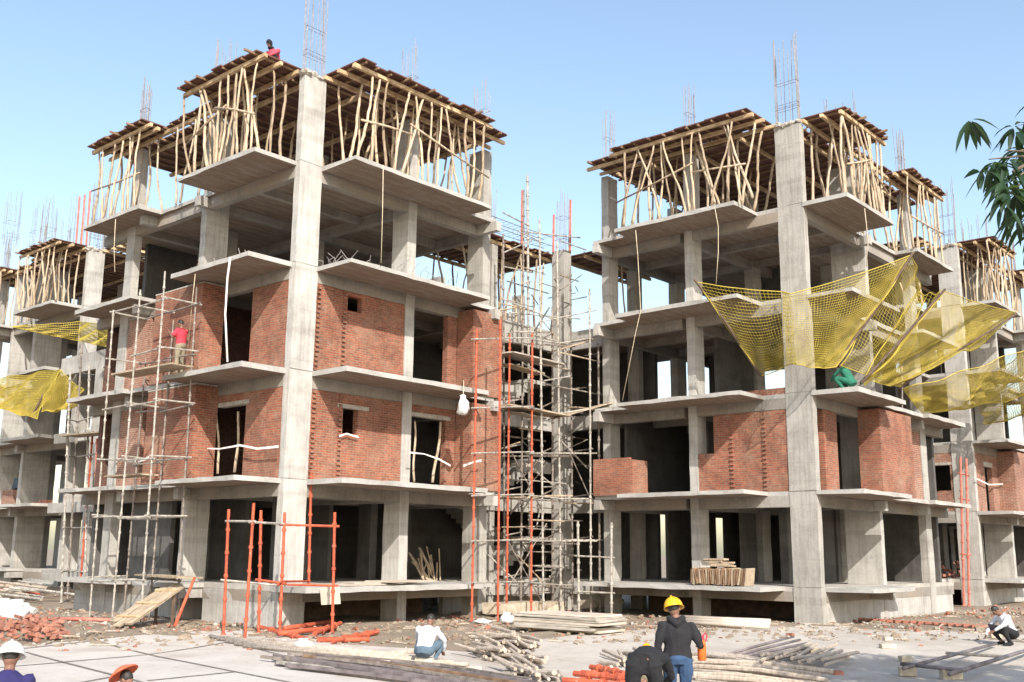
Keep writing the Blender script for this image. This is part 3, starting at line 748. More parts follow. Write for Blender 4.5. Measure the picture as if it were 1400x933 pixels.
# beige scaffold on the side of the brick block
sc1 = thing('scaffold_tower', (15.2, 27.2, .15), 'tall beige tube scaffold against the side of the brick block, beside the wooden ramp', 'scaffold')
rowx = (14.95, 16.0); rowy = [26.0, 27.45, 28.85]
tops = {(0, 0): 9.6, (0, 1): 9.3, (0, 2): 8.9, (1, 0): 9.4, (1, 1): 8.6, (1, 2): 7.6}
for i, x in enumerate(rowx):
    for k, y in enumerate(rowy):
        standard(sc1, (x+jit(.05), y+jit(.08), gz(x, y)), tops[(i, k)], 'steel' if i == 0 else 'dsteel', (jit(.12), jit(.12)), .52, .025)
for z in (1.3, 3.0, 4.6, 6.1, 7.6, 9.0):
    for i, x in enumerate(rowx):
        for k in range(2): 
            if rnd.random() < .92: ledger(sc1, (x-.05, rowy[k], z+jit(.06)), (x-.05, rowy[k+1], z+jit(.06)), 'steel' if i == 0 else 'dsteel')
    for k in range(3):
        if rnd.random() < .85: ledger(sc1, (rowx[0], rowy[k]+.06, z+.05+jit(.05)), (rowx[1], rowy[k]+.06, z+.05+jit(.05)), 'steel')
planks(sc1, (15.45, 26.0, 7.12), (15.45, 28.8, 7.15), .7, 3); planks(sc1, (15.45, 27.3, 4.15), (15.45, 28.8, 4.15), .6, 2)
planks(sc1, (15.9, 25.6, 1.36), (15.9, 27.3, 1.38), .8, 3)
# orange-red free standing frame before the corner column
sc2 = thing('scaffold_tower', GZ(380, 862, .27), 'free-standing orange-red tube frame in front of the corner column', 'scaffold')
G2 = {}
for nm, u, v, ut, vt in (('a', 305.8, 861, 312.8, 696.6), ('b', 335.4, 865, 347, 688), ('c', 354, 859.6, 356.8, 698), ('d', 382.7, 861, 389.4, 700.8), ('f', 454.4, 859.6, 457.7, 700.8)):
    p = GZ(u, v, .27); q = FW(ut, vt, p.x*ca+p.y*sa); G2[nm] = (p, q); p0 = Vector((p.x, p.y, gz(p.x, p.y)))
    standard(sc2, p0, q.z-p0.z, 'red', (q.x-p.x, q.y-p.y), .55, .036)
p5 = GZ(422, 800, 1.24); q5 = FW(425.5, 645, p5.x*ca+p5.y*sa); standard(sc2, p5, q5.z-p5.z, 'red', (q5.x-p5.x, q5.y-p5.y), .5, .036)
def at(nm, z):
    p, q = G2[nm]; t = (z-p.z)/(q.z-p.z); return p.lerp(q, t)
zt = 2.83
ledger(sc2, at('a', zt), at('b', zt-.02), 'steel', .03); ledger(sc2, at('b', zt-.04), at('d', zt-.05), 'steel', .03); ledger(sc2, at('d', zt-.07), at('f', zt-.08), 'red', .033)
ledger(sc2, at('d', 1.33), at('f', 1.30), 'red', .033); ledger(sc2, at('c', 1.42), at('d', 1.36), 'red', .033); ledger(sc2, at('a', 1.42), at('d', 1.30), 'steel', .028)
ledger(sc2, at('d', 1.40), p5+Vector((0, 0, .1)), 'red', .033)
# red and grey scaffold that climbs the inner corner
sc3 = thing('scaffold_tower', (26.2, 22.2, .18), 'tall mixed red and grey scaffold in the recess between the two near blocks', 'scaffold')
def pole3(ub, vb, ut, vt, y, mat, r=.034, base=None):
    p = PY(ub, vb, y); q = PY(ut, vt, y)
    p.z = gz(p.x, p.y) if base is None else base
    return standard(sc3, p, q.z-p.z, mat, (q.x-p.x, q.y-p.y), .55, r)
pole3(645, 842, 652, 450, 21.3, 'red'); pole3(680.6, 845, 684, 438, 21.0, 'red'); pole3(692.5, 831, 697, 457, 22.3, 'red'); pole3(726, 838, 727.7, 456, 21.8, 'red')
pole3(743, 832, 737.5, 300, 22.0, 'steel'); pole3(767, 832, 761.5, 330, 22.2, 'steel'); pole3(808, 830, 806, 395, 21.6, 'steel'); pole3(712, 832, 716, 260, 23.2, 'dsteel')
pole3(756, 832, 755, 420, 23.3, 'dsteel'); pole3(783, 832, 780, 370, 23.0, 'dsteel'); pole3(725, 832, 721, 240, 23.6, 'steel', .045)
pole3(690, 832, 688, 320, 23.4, 'dsteel'); pole3(820, 832, 818, 470, 21.7, 'dsteel')
def led3(u0, v0, y0, u1, v1, y1, mat='steel', r=.026): ledger(sc3, PY(u0, v0, y0), PY(u1, v1, y1), mat, r)
for v0, v1 in ((462, 470), (556, 566), (618, 620), (676, 682), (738, 740), (795, 800)):
    led3(648, v0+2, 21.2, 727, v0, 21.7, 'steel'); led3(727, v0+2, 21.7, 766, v1, 22.1); led3(762, v1, 22.1, 812, v1-8 if v0 < 600 else v1, 21.6)
    led3(690, v0+6, 23.3, 783, v1+4, 22.9, 'dsteel'); led3(693, v0-6, 22.3, 712, v0-10, 23.2, 'steel')
    led3(743, v0, 22.0, 756, v0-6, 23.2, 'dsteel'); led3(808, v1-6, 21.6, 783, v1-2, 22.9, 'dsteel')
for (a, b) in (((690, 292, 23.4), (721, 308, 23.4)), ((690, 365, 23.4), (724, 372, 23.4)), ((690, 345, 23.4), (724, 330, 23.4)), ((712, 318, 23.2), (738, 330, 22.4)), ((690, 410, 23.3), (765, 440, 22.4)), ((700, 428, 23.3), (790, 436, 22.8)), ((740, 440, 22.0), (812, 425, 21.7)), ((722, 318, 23.5), (790, 325, 23.2))):
    led3(a[0], a[1], a[2], b[0], b[1], b[2], 'steel')
for (a, b) in (((697, 745, 22.4), (745, 830, 22.3)), ((745, 720, 22.3), (697, 800, 22.4)), ((700, 620, 23), (742, 700, 23)), ((742, 640, 23.2), (700, 700, 23.2)), ((770, 600, 23), (806, 680, 22.5))):
    led3(a[0], a[1], a[2], b[0], b[1], b[2], 'dsteel', .022)
planks(sc3, PY(692, 558, 22.3), PY(760, 570, 22.2), .9, 3); planks(sc3, PY(765, 572, 22.3), PY(822, 556, 21.7), .8, 3)
planks(sc3, PY(694, 486, 22.4), PY(752, 500, 22.6), .9, 3, 'greyply'); planks(sc3, PY(764, 480, 22.6), PY(800, 470, 22.2), .8, 2); planks(sc3, PY(700, 682, 22.6), PY(735, 682, 22.6), .7, 2)
for i in range(85):
    u, v = rnd.uniform(694, 805), rnd.uniform(330, 815); y = rnd.uniform(21.9, 23.9); p = PY(u, v, y); a = rnd.choice((0, 0, math.pi/2, math.pi/4)); l = rnd.uniform(.8, 2.2)
    q = p+Vector((math.cos(a)*l, math.sin(a)*l*.6, rnd.choice((0, 0, 0, jit(.9)))))
    if q.x < 25.2 and q.y > 22.4: continue
    ledger(sc3, p, q, rnd.choice(('steel', 'dsteel', 'steel', 'prop')), rnd.uniform(.018, .03))
for i in range(9):
    u, v = rnd.uniform(695, 790), rnd.choice((486, 502, 560, 568, 680, 690, 740)); p = PY(u, v, rnd.uniform(22.3, 23.6)); planks(sc3, p, p+Vector((rnd.uniform(.9, 1.8), jit(.3), jit(.08))), .5, 2, rnd.choice(('plank', 'greyply', 'joist')))
sc4 = thing('scaffold_tower', GZ(815, 843, .2), 'low pale tube frame standing before the foot of the recess scaffold', 'scaffold')
F4 = []
for ub, vb, ut, vt in ((791.4, 840, 790, 712.5), (836, 842, 836, 714.7), (746, 826, 744.4, 714)):
    p = GZ(ub, vb, .2); q = FW(ut, vt, p.x*ca+p.y*sa); F4.append((p, q)); standard(sc4, p, q.z-p.z, 'steel', (q.x-p.x, q.y-p.y), .6, .04)
for t in (.24, .62):
    ledger(sc4, F4[0][0].lerp(F4[0][1], t), F4[1][0].lerp(F4[1][1], t), 'steel', .03); ledger(sc4, F4[2][0].lerp(F4[2][1], t), F4[0][0].lerp(F4[0][1], t), 'steel', .03)
# rusty scaffold bay between the near brick block and the far frame
sc5 = thing('scaffold_tower', (19, 38, .18), 'slim red and rust scaffold seen behind the beige scaffold, beside the farther frame', 'scaffold')
P5 = []
for ub, ut, vt, mat in ((110, 127, 590, 'red'), (127, 133, 600, 'rust'), (94, 112, 470, 'dsteel'), (138, 143, 560, 'steel'), (118, 122, 500, 'steel'), (86, 96, 510, 'steel')):
    p = PX(ub, 800, 18.9+rnd.uniform(-.4, .5)); q = PX(ut, vt, p.x); p.z = gz(p.x, p.y); P5.append((p, q)); standard(sc5, p, q.z-p.z, mat, (q.x-p.x, q.y-p.y), .6, .04)
for z in (1.3, 2.9, 4.2, 5.6, 7.0):
    for a, b in ((0, 1), (1, 3), (2, 4), (4, 3), (5, 2)):
        (p, q), (p2, q2) = P5[a], P5[b]
        if z < min(q.z, q2.z): ledger(sc5, p.lerp(q, (z-p.z)/(q.z-p.z)), p2.lerp(q2, (z-p2.z)/(q2.z-p2.z)), 'steel', .03)
planks(sc5, PX(98, 598, 18.9), PX(143, 594, 18.9), .8, 2)
# red poles by the farther netted block
sc6 = thing('scaffold_tower', (44.5, 16, .18), 'pair of slim red scaffold poles before the farther netted block', 'scaffold')
P6 = []
for ub, ut, vt in ((1316, 1313, 625), (1323, 1321, 627)):
    p = PX(ub, 800, 45.2); q = PX(ut, vt, 45.2); p.z = gz(p.x, p.y); P6.append((p, q)); standard(sc6, p, q.z-p.z, 'rust', (q.x-p.x, q.y-p.y), .7, .05)
for z in (2.6, 5.2, 6.4): ledger(sc6, P6[0][0].lerp(P6[0][1], (z-.2)/7), P6[1][0].lerp(P6[1][1], (z-.2)/7), 'rust', .035)
# ------------------------------------------------------------------ safety nets
def net(corners, label, sag=.35, nu=None, cell=.12, r=.0058, fold=0, edges='tblr', grp='yellow safety nets'):
    a, b, c, d = [Vector(p) for p in corners]   # a-b top edge, d-c bottom edge
    lu = max((b-a).length, (c-d).length); lv = max((d-a).length, (c-b).length)
    nU = max(6, int(lu/cell)); nV = max(4, int(lv/cell))
    nrm = (b-a).cross(d-a).normalized()
    ph = rnd.uniform(0, 6)
    def S(s_, t):
        p = a.lerp(b, s_).lerp(d.lerp(c, s_), t)
        w = 16*s_*(1-s_)*t*(1-t)
        e = 4*s_*(1-s_)*.35+4*t*(1-t)*.2
        p = p+Vector((0, 0, -1))*sag*(w*.75+e*.6)+nrm*.035*math.sin(s_*31+ph)*math.sin(t*23+ph)*w
        p = p+nrm*(fold*math.sin(s_*9+ph+t*3)*math.sin(math.pi*t)+.06*math.sin(s_*17+t*11+ph))
        return p
    root = thing('safety_net', a, label, 'net', grp)
    m = MB()
    st = 14
    for i in range(nU+1):
        m.tube([S(i/nU, k/st) for k in range(st+1)], r, 3, False)
    for i in range(nV+1):
        m.tube([S(k/(st*2), i/nV) for k in range(st*2+1)], r, 3, False)
    m.build('netting', 'net', root)
    E_ = {'t': [S(k/20, 0) for k in range(21)], 'r': [S(1, k/14) for k in range(15)], 'b': [S(k/20, 1) for k in range(21)], 'l': [S(0, k/14) for k in range(15)]}
    for q in edges:
        m = MB(); m.tube(E_[q], .016, 5, False); m.build('border_rope', 'net', root)
    return root
def outrigger(p, q, label, r=.045):
    p, q = Vector(p), Vector(q)
    return stick(p, q, r, 'outrigger_pole', 'darkpole', label, 'pole', 'dark poles spreading the nets', .02)
# around the corner of the net-wrapped block
T0 = PX(953, 386, 27.4); B0 = PX(1041, 514, 29.3); outrigger(B0, T0+(T0-B0)*.03, 'dark pole spreading the net on the court side of the net-wrapped block')
T1 = PY(1248, 348, 11.4); B1 = PY(1142, 502, 13.0); outrigger(B1, T1+(T1-B1)*.02, 'dark pole rising from the terrace of the worker in green to the topmost net tip')
T2 = PY(1291, 398, 11.4); B2 = PY(1178, 524, 12.7); outrigger(B2, T2+(T2-B2)*.02, 'dark pole leaning over the smaller balcony, second of the net poles')
T3 = PY(1390, 429, 10.9); B3 = PY(1228, 531, 13.0); outrigger(B3, T3, 'longest dark net pole, slanting far out toward the farther netted block')
Ct = PY(1080, 402, 13.5); Cb = PY(1086, 497, 13.5); Ct2 = PX(1070, 399, 29.3); Cb2 = PX(1078, 498, 29.3)
net([T0, Ct2, Cb2, B0], 'yellow net hung from a tilted pole on the court side of the net-wrapped block', .25, edges='tbl')
net([Ct2, Ct, Cb, Cb2], 'narrow yellow net strip passing in front of the net-wrapped corner column', .05, edges='tb')
net([Ct, T1, B1, Cb], 'yellow net rising past the corner column to the topmost pole tip', .35, edges='tbr')
net([T1, PY(1262, 410, 12.4), PY(1225, 520, 12.9), B1+Vector((.3, 0, .1))], 'yellow net hanging behind the first pole beside the worker in green', .3, fold=.12)
net([PY(1252, 400, 12.2), T2, B2+Vector((.6, .1, .1)), B2+Vector((.1, 0, .1))], 'small yellow net slung between the two shorter poles', .4, fold=.1)
net([T2, PY(1390, 427, 11.2), B3+Vector((.2, 0, .1)), B2+Vector((.5, 0, .2))], 'large yellow net stretched under the longest slanting pole', .35, fold=.12)
net([PY(1310, 440, 14.3), PY(1388, 432, 11.3), PY(1330, 470, 13), PY(1300, 478, 13.8)], 'sagging yellow net piece in front of the farther netted block column', .5, fold=.1)
net([PY(1236, 532, 12.9), PY(1400, 478, 10.9), PY(1410, 540, 12.2), PY(1262, 566, 13.6)], 'bright crumpled yellow net sagging below the longest pole', .35, fold=.18, cell=.09, r=.006)
net([PX(1335, 545, 45.4), PX(1410, 510, 44.2), PX(1415, 560, 45.8), PX(1345, 580, 45.9)], 'yellow net low on the farther netted block, over its corner balcony', .5, fold=.2, cell=.09, r=.010)
net([PX(1345, 520, 45.2), PX(1412, 470, 44.5), PX(1412, 500, 45.4), PX(1342, 545, 45.8)], 'yellow net higher on the farther netted block at its corner', .4, fold=.2, cell=.09, r=.010)
stick(PX(1232, 500, 44.9)+Vector((0, 0, 0)), PX(1236, 640, 44.9), .04, 'outrigger_pole', 'dsteel', 'thin upright tube beside the recess of the farther netted block', 'pole')
# on the farther bare frame
net([PX(16, 446, 19.3), PX(110, 440, 21.5), PX(108, 466, 21.6), PX(18, 447.5, 19.35)], 'flat yellow net tapering to a tip left of the farther frame column', .1, cell=.1, r=.012)
net([PX(110, 440, 21.7), PX(164, 444, 20.4), PX(162, 477, 20.4), PX(108, 466, 21.7)], 'square yellow net hung between the farther frame column and the brick block', .12, cell=.1, r=.012)
net([PX(-20, 516, 20.4), PX(82, 504, 20.5), PX(50, 572, 19.6), PX(-20, 548, 19.2)], 'yellow net draped on the farther bare frame below its corner balcony', .5, fold=.14, cell=.1, r=.013)
net([PX(84, 506, 20.7), PX(114, 532, 20.6), PX(98, 554, 20.2), PX(56, 562, 19.6)], 'small crumpled yellow net tail beside the column of the farther bare frame', .5, fold=.2, cell=.08, r=.012)
outrigger(PX(38, 576, 19.6), PX(82, 503, 20.8), 'dark pole holding the draped net on the farther bare frame')

# ------------------------------------------------------------------ people
def person(loc, face, J, label, skin='skin', clothes=(), hat=None, scale=1.0, vox=.014, hair=True, extra=None):
    """One figure. J: joints in metres, x right, y ahead, z up."""
    rotm = Matrix.Rotation(face-math.pi/2, 3, 'Z')
    base = Vector(loc)
    T = lambda p: base+rotm @ (Vector(p)*scale)
    hd = Vector(J['head']); nk = Vector(J['neck']); hup = (hd-nk).normalized(); ha = Vector(J.get('look', (0, 1, 0))).normalized()
    m = MB(); SC = scale
    def limb(m, pts, rs, n=10, ref=(1, 0, 0)):
        m.tube([T(p) for p in pts], [(r[0]*SC, r[1]*SC) if isinstance(r, tuple) else r*SC for r in rs], n, True, 1, rotm @ Vector(ref))
    def torso(m, k=1.0):
        ch, pe, nk_ = Vector(J['chest']), Vector(J['pelvis']), Vector(J['neck'])
        limb(m, [pe-(ch-pe)*.22, pe, pe.lerp(ch, .5), ch, ch.lerp(nk_, .55), nk_], [(.11*k, .09*k), (.165*k, .115*k), (.15*k, .11*k), (.185*k, .12*k), (.155*k, .10*k), (.075, .07)], 12)
    def arm(m, sd, k=1.0, to=3):
        sh, el, wr = [Vector(J[q+sd]) for q in ('sh', 'el', 'wr')]
        m.ball(T(sh-Vector((0, 0, .015))), .056*k*SC, .056*k*SC, .056*k*SC, 10, 8)
        pts = [sh+(Vector(J['chest'])-sh)*.5, sh, sh.lerp(el, .5), el, el.lerp(wr, .5), wr]; rs = [.045*k, .058*k, .05*k, .041*k, .038*k, .028*(k if to == 3 else 1)]
        if to == 1: pts = [pts[0], pts[1], pts[2], sh.lerp(el, .85)]; rs = [.045*k, .062*k, .058*k, .056*k]
        limb(m, pts, rs, 8)
        if to == 3 and k == 1.0:
            # palm and five bent fingers
            d = (wr-el).normalized(); side = d.cross(Vector((0, 1, .3))).normalized(); nrm = side.cross(d)
            limb(m, [wr-d*.01, wr+d*.04, wr+d*.085], [(.024, .018), (.04, .017), (.036, .014)], 8, side)
            for q, (o_, ln) in enumerate(((-.03, .058), (-.010, .072), (.010, .068), (.029, .052))):
                b = wr+d*.08+side*o_; limb(m, [b-d*.02, b+d*ln*.5+nrm*.006, b+d*ln*.85+nrm*.025, b+d*ln*.9+nrm*.045], [.0105, .010, .009, .0075], 6)
            s2 = -1 if sd == 'R' else 1
            b = wr+d*.025+side*.03*s2; limb(m, [b, b+d*.03+side*.028*s2+nrm*.01, b+d*.055+side*.03*s2+nrm*.025], [.013, .012, .009], 6)
    def leg(m, sd, k=1.0):
        hp, kn, an = [Vector(J[q+sd]) for q in ('hip', 'kn', 'an')]
        limb(m, [hp.lerp(Vector(J['pelvis']), .3), hp, hp.lerp(kn, .5), kn, kn.lerp(an, .35), an.lerp(kn, .1), an], [.09*k, .092*k, .075*k, .055*k, .056*k, .038*k, .036*k], 10)
        if k == 1.0:
            fd = Vector(J.get('toe'+sd, (0, 1, 0))).normalized(); limb(m, [an-fd*.05-Vector((0, 0, .03)), an+fd*.06-Vector((0, 0, .035)), an+fd*.17-Vector((0, 0, .05))], [(.036, .032), (.044, .032), (.034, .02)], 8)
    torso(m, .93); limb(m, [nk-hup*.06, nk, nk+hup*.09], [.065, .055, .052], 8)
    hr = ha.cross(hup).normalized(); hf = hup.cross(hr).normalized()
    rot3 = rotm @ Matrix((hr, hf, hup)).transposed()
    m.ball(T(hd), .074*SC, .094*SC, .115*SC, 14, 10, 0, rot3)
    m.ball(T(hd+hf*.03-hup*.06), .055*SC, .062*SC, .055*SC, 10, 7, 0, rot3)
    m.ball(T(hd+hf*.098-hup*.018), .014*SC, .02*SC, .026*SC, 6, 5, 0, rot3)
    for s_ in (-1, 1): m.ball(T(hd+hr*.076*s_-hup*.005-hf*.005), .012*SC, .02*SC, .032*SC, 6, 5, 0, rot3)
    m.ball(T(hd+hf*.088-hup*.062), .024*SC, .012*SC, .01*SC, 6, 5, 0, rot3)
    for sd in 'LR': arm(m, sd); leg(m, sd)
    body = m.build('person', skin, loc=base, smooth=True); tag(body, label, 'person')
    rm = body.modifiers.new('skin', 'REMESH'); rm.mode = 'VOXEL'; rm.voxel_size = vox*.75*SC; rm.use_smooth_shade = True
    sm = body.modifiers.new('soft', 'SMOOTH'); sm.iterations = 2; sm.factor = .4
    m = MB()
    for s_ in (-1, 1): m.ball(T(hd+hf*.086+hr*.03*s_+hup*.008), .012*SC, .008*SC, .008*SC, 6, 5, 0, rot3)
    m.build('eyes', 'hair', body)
    if hair:
        m = MB(); m.ball(T(hd-hf*.018+hup*.026), .080*SC, .094*SC, .104*SC, 14, 9, .015, rot3); m.build('hair', 'hair', body, True)
    for (kind_, mat) in clothes:
        m = MB()
        if kind_ in ('shirt', 'hoodie', 'tshirt'):
            kk = 1.14 if kind_ != 'hoodie' else 1.2
            torso(m, kk); 
            for sd in 'LR': arm(m, sd, 1.28 if kind_ != 'hoodie' else 1.36, 1 if kind_ == 'tshirt' else 3)
            if kind_ == 'hoodie':
                limb(m, [nk+Vector((-.10, -.02, .01)), nk+Vector((-.06, -.10, -.02)), nk+Vector((0, -.12, -.07)), nk+Vector((.06, -.10, -.02)), nk+Vector((.10, -.02, .01))], [.035, .05, .06, .05, .035], 8, (0, 0, 1))
        elif kind_ == 'trousers':
            for sd in 'LR': leg(m, sd, 1.22)
            pe, ch = Vector(J['pelvis']), Vector(J['chest']); limb(m, [pe-(ch-pe)*.24, pe, pe+(ch-pe)*.2], [(.15, .13), (.19, .15), (.17, .13)], 12)
        elif kind_ == 'scarf':
            m.ball(T(nk+hup*.02), .11*SC, .10*SC, .06*SC, 10, 6, .05); m.ball(T(hd-hf*.012+hup*.02), .09*SC, .105*SC, .118*SC, 12, 8, .02, rot3)
        elif kind_ == 'shoes':
            for sd in 'LR':
                an = Vector(J['an'+sd]); fd = Vector(J.get('toe'+sd, (0, 1, 0))).normalized()
                limb(m, [an-fd*.07-Vector((0, 0, .03)), an+fd*.06-Vector((0, 0, .035)), an+fd*.19-Vector((0, 0, .055))], [(.046, .044), (.055, .042), (.042, .026)], 8)
        o = m.build({'tshirt': 'shirt'}.get(kind_, kind_), mat, body, True)
        rm = o.modifiers.new('cloth', 'REMESH'); rm.mode = 'VOXEL'; rm.voxel_size = vox*SC; rm.use_smooth_shade = True
        sm = o.modifiers.new('soft', 'SMOOTH'); sm.iterations = 3; sm.factor = .5
        if vox < .016:
            tx = bpy.data.textures.new('folds', 'CLOUDS'); tx.noise_scale = .16
            dp = o.modifiers.new('folds', 'DISPLACE'); dp.texture = tx; dp.strength = .035; dp.mid_level = .5; dp.texture_coords = 'LOCAL'
    if hat:
        kind_, mat = hat; m = MB()
        if kind_ == 'helmet':
            n = 20; vs = []; fs = []; rings = 7
            for i in range(rings+1):
                a = math.pi/2*i/rings
                for k in range(n):
                    t = 2*math.pi*k/n; ridge = 1+.03*math.exp(-(math.cos(t)/.25)**2)*(i < rings)
                    q = hr*.128*math.sin(a)*math.cos(t)+hf*.152*math.sin(a)*math.sin(t)+hup*(.135*math.cos(a)*ridge)
                    vs.append(T(hd+hup*.025-hf*.005+q))
            for k in range(n):
                t = 2*math.pi*k/n; ext = .008+.04*max(0, math.sin(t))
                vs.append(T(hd+hup*.012-hf*.005+hr*(.128+ext)*math.cos(t)+hf*(.152+ext)*math.sin(t)))
            for i in range(rings+1):
                for k in range(n):
                    k2 = (k+1) % n; fs.append((i*n+k, i*n+n+k, i*n+n+k2, i*n+k2))
            m.add(vs, fs); o = m.build('helmet', mat, body, True); sd = o.modifiers.new('thick', 'SOLIDIFY'); sd.thickness = .006
            m = MB(); m.tube([T(hd+hup*.135*math.cos(a)*1.03+hup*.03-hf*(.005-.15*math.sin(a))) for a in [(-1.2+.3*i) for i in range(9)]], [.012*SC]*9, 6); m.build('helmet_ridge', mat, o, True)
        elif kind_ == 'wide':
            n = 20; vs = []; fs = []
            prof = ((.03, .10), (.09, .085), (.15, .05), (.20, .02), (.21, .0))
            for rr, zz in prof:
                for k in range(n):
                    t = 2*math.pi*k/n; vs.append(T(hd+hup*(zz+.09)+hr*rr*math.cos(t)+hf*rr*math.sin(t)))
            for i in range(len(prof)-1):
                for k in range(n):
                    k2 = (k+1) % n; fs.append((i*n+k, i*n+n+k, i*n+n+k2, i*n+k2))
            fs.append(tuple(range(n))); m.add(vs, fs); o = m.build('hat', mat, body, True); sd = o.modifiers.new('thick', 'SOLIDIFY'); sd.thickness = .012
        elif kind_ == 'cap':
            m.ball(T(hd+hup*.035-hf*.01), .088*SC, .105*SC, .10*SC, 14, 9, 0, rot3); m.obox(T(hd+hup*.045+hf*.12), rot3 @ Vector((1, 0, 0)), rot3 @ Vector((0, 1, 0)), rot3 @ Vector((0, 0, 1)), .12*SC, .09*SC, .012*SC); m.build('cap', mat, body, True)
    return body
STAND = dict(pelvis=(0, 0, .93), chest=(0, .01, 1.27), neck=(0, .02, 1.46), head=(0, .05, 1.61), shL=(-.19, .01, 1.39), shR=(.19, .01, 1.39), elL=(-.26, -.02, 1.10), elR=(.26, -.02, 1.10), wrL=(-.25, .10, .87), wrR=(.25, .10, .87),
             hipL=(-.10, 0, .90), hipR=(.10, 0, .90), knL=(-.11, .03, .49), knR=(.11, .03, .49), anL=(-.12, 0, .08), anR=(.12, 0, .08))
SQUAT = dict(pelvis=(0, -.18, .26), chest=(0, .0, .58), neck=(0, .11, .74), head=(0, .21, .86), look=(0, 1, -.5), shL=(-.19, .03, .68), shR=(.19, .03, .68), elL=(-.29, .24, .50), elR=(.31, .20, .45), wrL=(-.12, .42, .34), wrR=(.24, .38, .22),
             hipL=(-.11, -.16, .27), hipR=(.11, -.16, .27), knL=(-.25, .28, .44), knR=(.25, .28, .44), anL=(-.17, .02, .08), anR=(.17, .02, .08))
BEND = dict(pelvis=(0, 0, .88), chest=(.05, .34, .90), neck=(.08, .50, .88), head=(.09, .62, .82), look=(0, .3, -1), shL=(-.14, .40, .90), shR=(.24, .42, .90), elL=(-.20, .50, .62), elR=(.32, .55, .66), wrL=(-.12, .62, .44), wrR=(.20, .72, .50),
            hipL=(-.11, -.02, .86), hipR=(.11, -.02, .86), knL=(-.15, .05, .47), knR=(.15, .06, .47), anL=(-.17, -.02, .08), anR=(.17, 0, .08))
def J(base, **k): d = dict(base); d.update(k); return d
def facing(a, b): d = Vector(b)-Vector(a); return math.atan2(d.y, d.x)
# foreground man in the yellow helmet, holding an orange bag
Y0 = FW(926, 880, 13.6); Y0 = Vector((Y0.x, Y0.y, gz(Y0.x, Y0.y)+.004))
yj = J(STAND, neck=(-.01, .03, 1.45), head=(-.03, .07, 1.575), look=(.15, 1, .28), shL=(-.19, .01, 1.35), shR=(.19, .01, 1.35), elL=(-.27, -.04, 1.08), wrL=(-.22, .10, .86), elR=(.30, -.05, 1.10), wrR=(.33, .18, 1.08))
ym = person(Y0, YAW-.06, yj, 'worker in yellow helmet, charcoal hooded top and blue jeans, seen from behind', clothes=(('hoodie', 'black_hoodie'), ('trousers', 'blue_jeans'), ('shoes', 'dark_cloth')), hat=('helmet', 'yellow_plastic'), vox=.011, scale=.93)
def loc_on(base, face, p, s=1): return Vector(base)+Matrix.Rotation(face-math.pi/2, 3, 'Z') @ (Vector(p)*s)
hb = loc_on(Y0, YAW-.06, (.36, .30, 1.06), .93)
bg = thing('water_flask', hb-Vector((0, 0, .16)), 'orange flask with red cap held by the worker in the yellow helmet', 'flask')
m = MB(); m.tube([hb+Vector((0, 0, z)) for z in (-.17, -.16, .03, .07, .09)], [.045, .055, .055, .04, .028], 12); m.build('bottle_body', 'orange_cloth', bg, True)
m = MB(); m.tube([hb+Vector((0, 0, z)) for z in (.09, .14)], .036, 10); m.build('cap', 'red_shirt', bg)
m = MB(); m.tube([hb+Vector((0, .0, .12)), hb+Vector((.05, -.03, .17)), hb+Vector((.09, -.03, .13)), hb+Vector((.06, -.02, .06))], .009, 6); m.build('carry_strap', 'red_shirt', bg)
b0 = FW(880, 900, 12.9); b0 = Vector((b0.x, b0.y, gz(b0.x, b0.y)+.004))
person(b0, YAW-.15, J(BEND), 'worker in black bending forward beside the man in the yellow helmet', clothes=(('hoodie', 'dark_cloth'), ('trousers', 'dark_cloth'), ('shoes', 'dark_cloth')), vox=.011, scale=1.0, hat=('cap', 'white_plastic'))
k0 = FW(893, 872, 16.8); k0 = Vector((k0.x, k0.y, gz(k0.x, k0.y)+.004))
person(k0, YAW+2.4, J(SQUAT), 'squatting worker in a yellow cap, half hidden by the bending man in black', clothes=(('shirt', 'khaki'), ('trousers', 'khaki')), vox=.014, hat=('cap', 'yellow_plastic'), scale=.8)
w0 = FW(15, 885, 11.2); w0 = Vector((w0.x, w0.y, gz(w0.x, w0.y)+.004))
person(w0, YAW+.35, J(SQUAT, pelvis=(0, -.14, .40), chest=(0, .0, .72), neck=(0, .07, .89), head=(0, .12, 1.03), shL=(-.2, .02, .81), shR=(.2, .02, .81), elL=(-.28, .14, .56), elR=(.28, .14, .56), wrL=(-.18, .36, .50), wrR=(.18, .36, .50), hipL=(-.11, -.12, .40), hipR=(.11, -.12, .40), knL=(-.2, .30, .47), knR=(.2, .30, .47), look=(.1, 1, -.2)), 'worker in white helmet and navy shirt, cut off by the lower corner', clothes=(('shirt', 'navy_shirt'), ('trousers', 'dark_cloth')), hat=('helmet', 'white_plastic'), vox=.011)
r0 = FW(188, 940, 12.2); r0 = Vector((r0.x, r0.y, gz(r0.x, r0.y)+.004))
person(r0, YAW+1.2, J(SQUAT, head=(0, .20, .86), look=(0, 1, -.1)), 'squatting worker under a tilted round red hat', clothes=(('shirt', 'khaki'), ('trousers', 'khaki')), hat=('wide', 'red_hat'), vox=.012, scale=.82)
s0 = GZ(583, 906, .03); s0.z = gz(s0.x, s0.y)+.006
person(s0, YAW-.25, J(SQUAT), 'squatting worker in white shirt seen from behind, sitting on a block', clothes=(('shirt', 'white_shirt'), ('trousers', 'grey_blue')), vox=.013, scale=.95)
q0 = GZ(1377, 887, .05); q0.z = gz(q0.x, q0.y)+.01
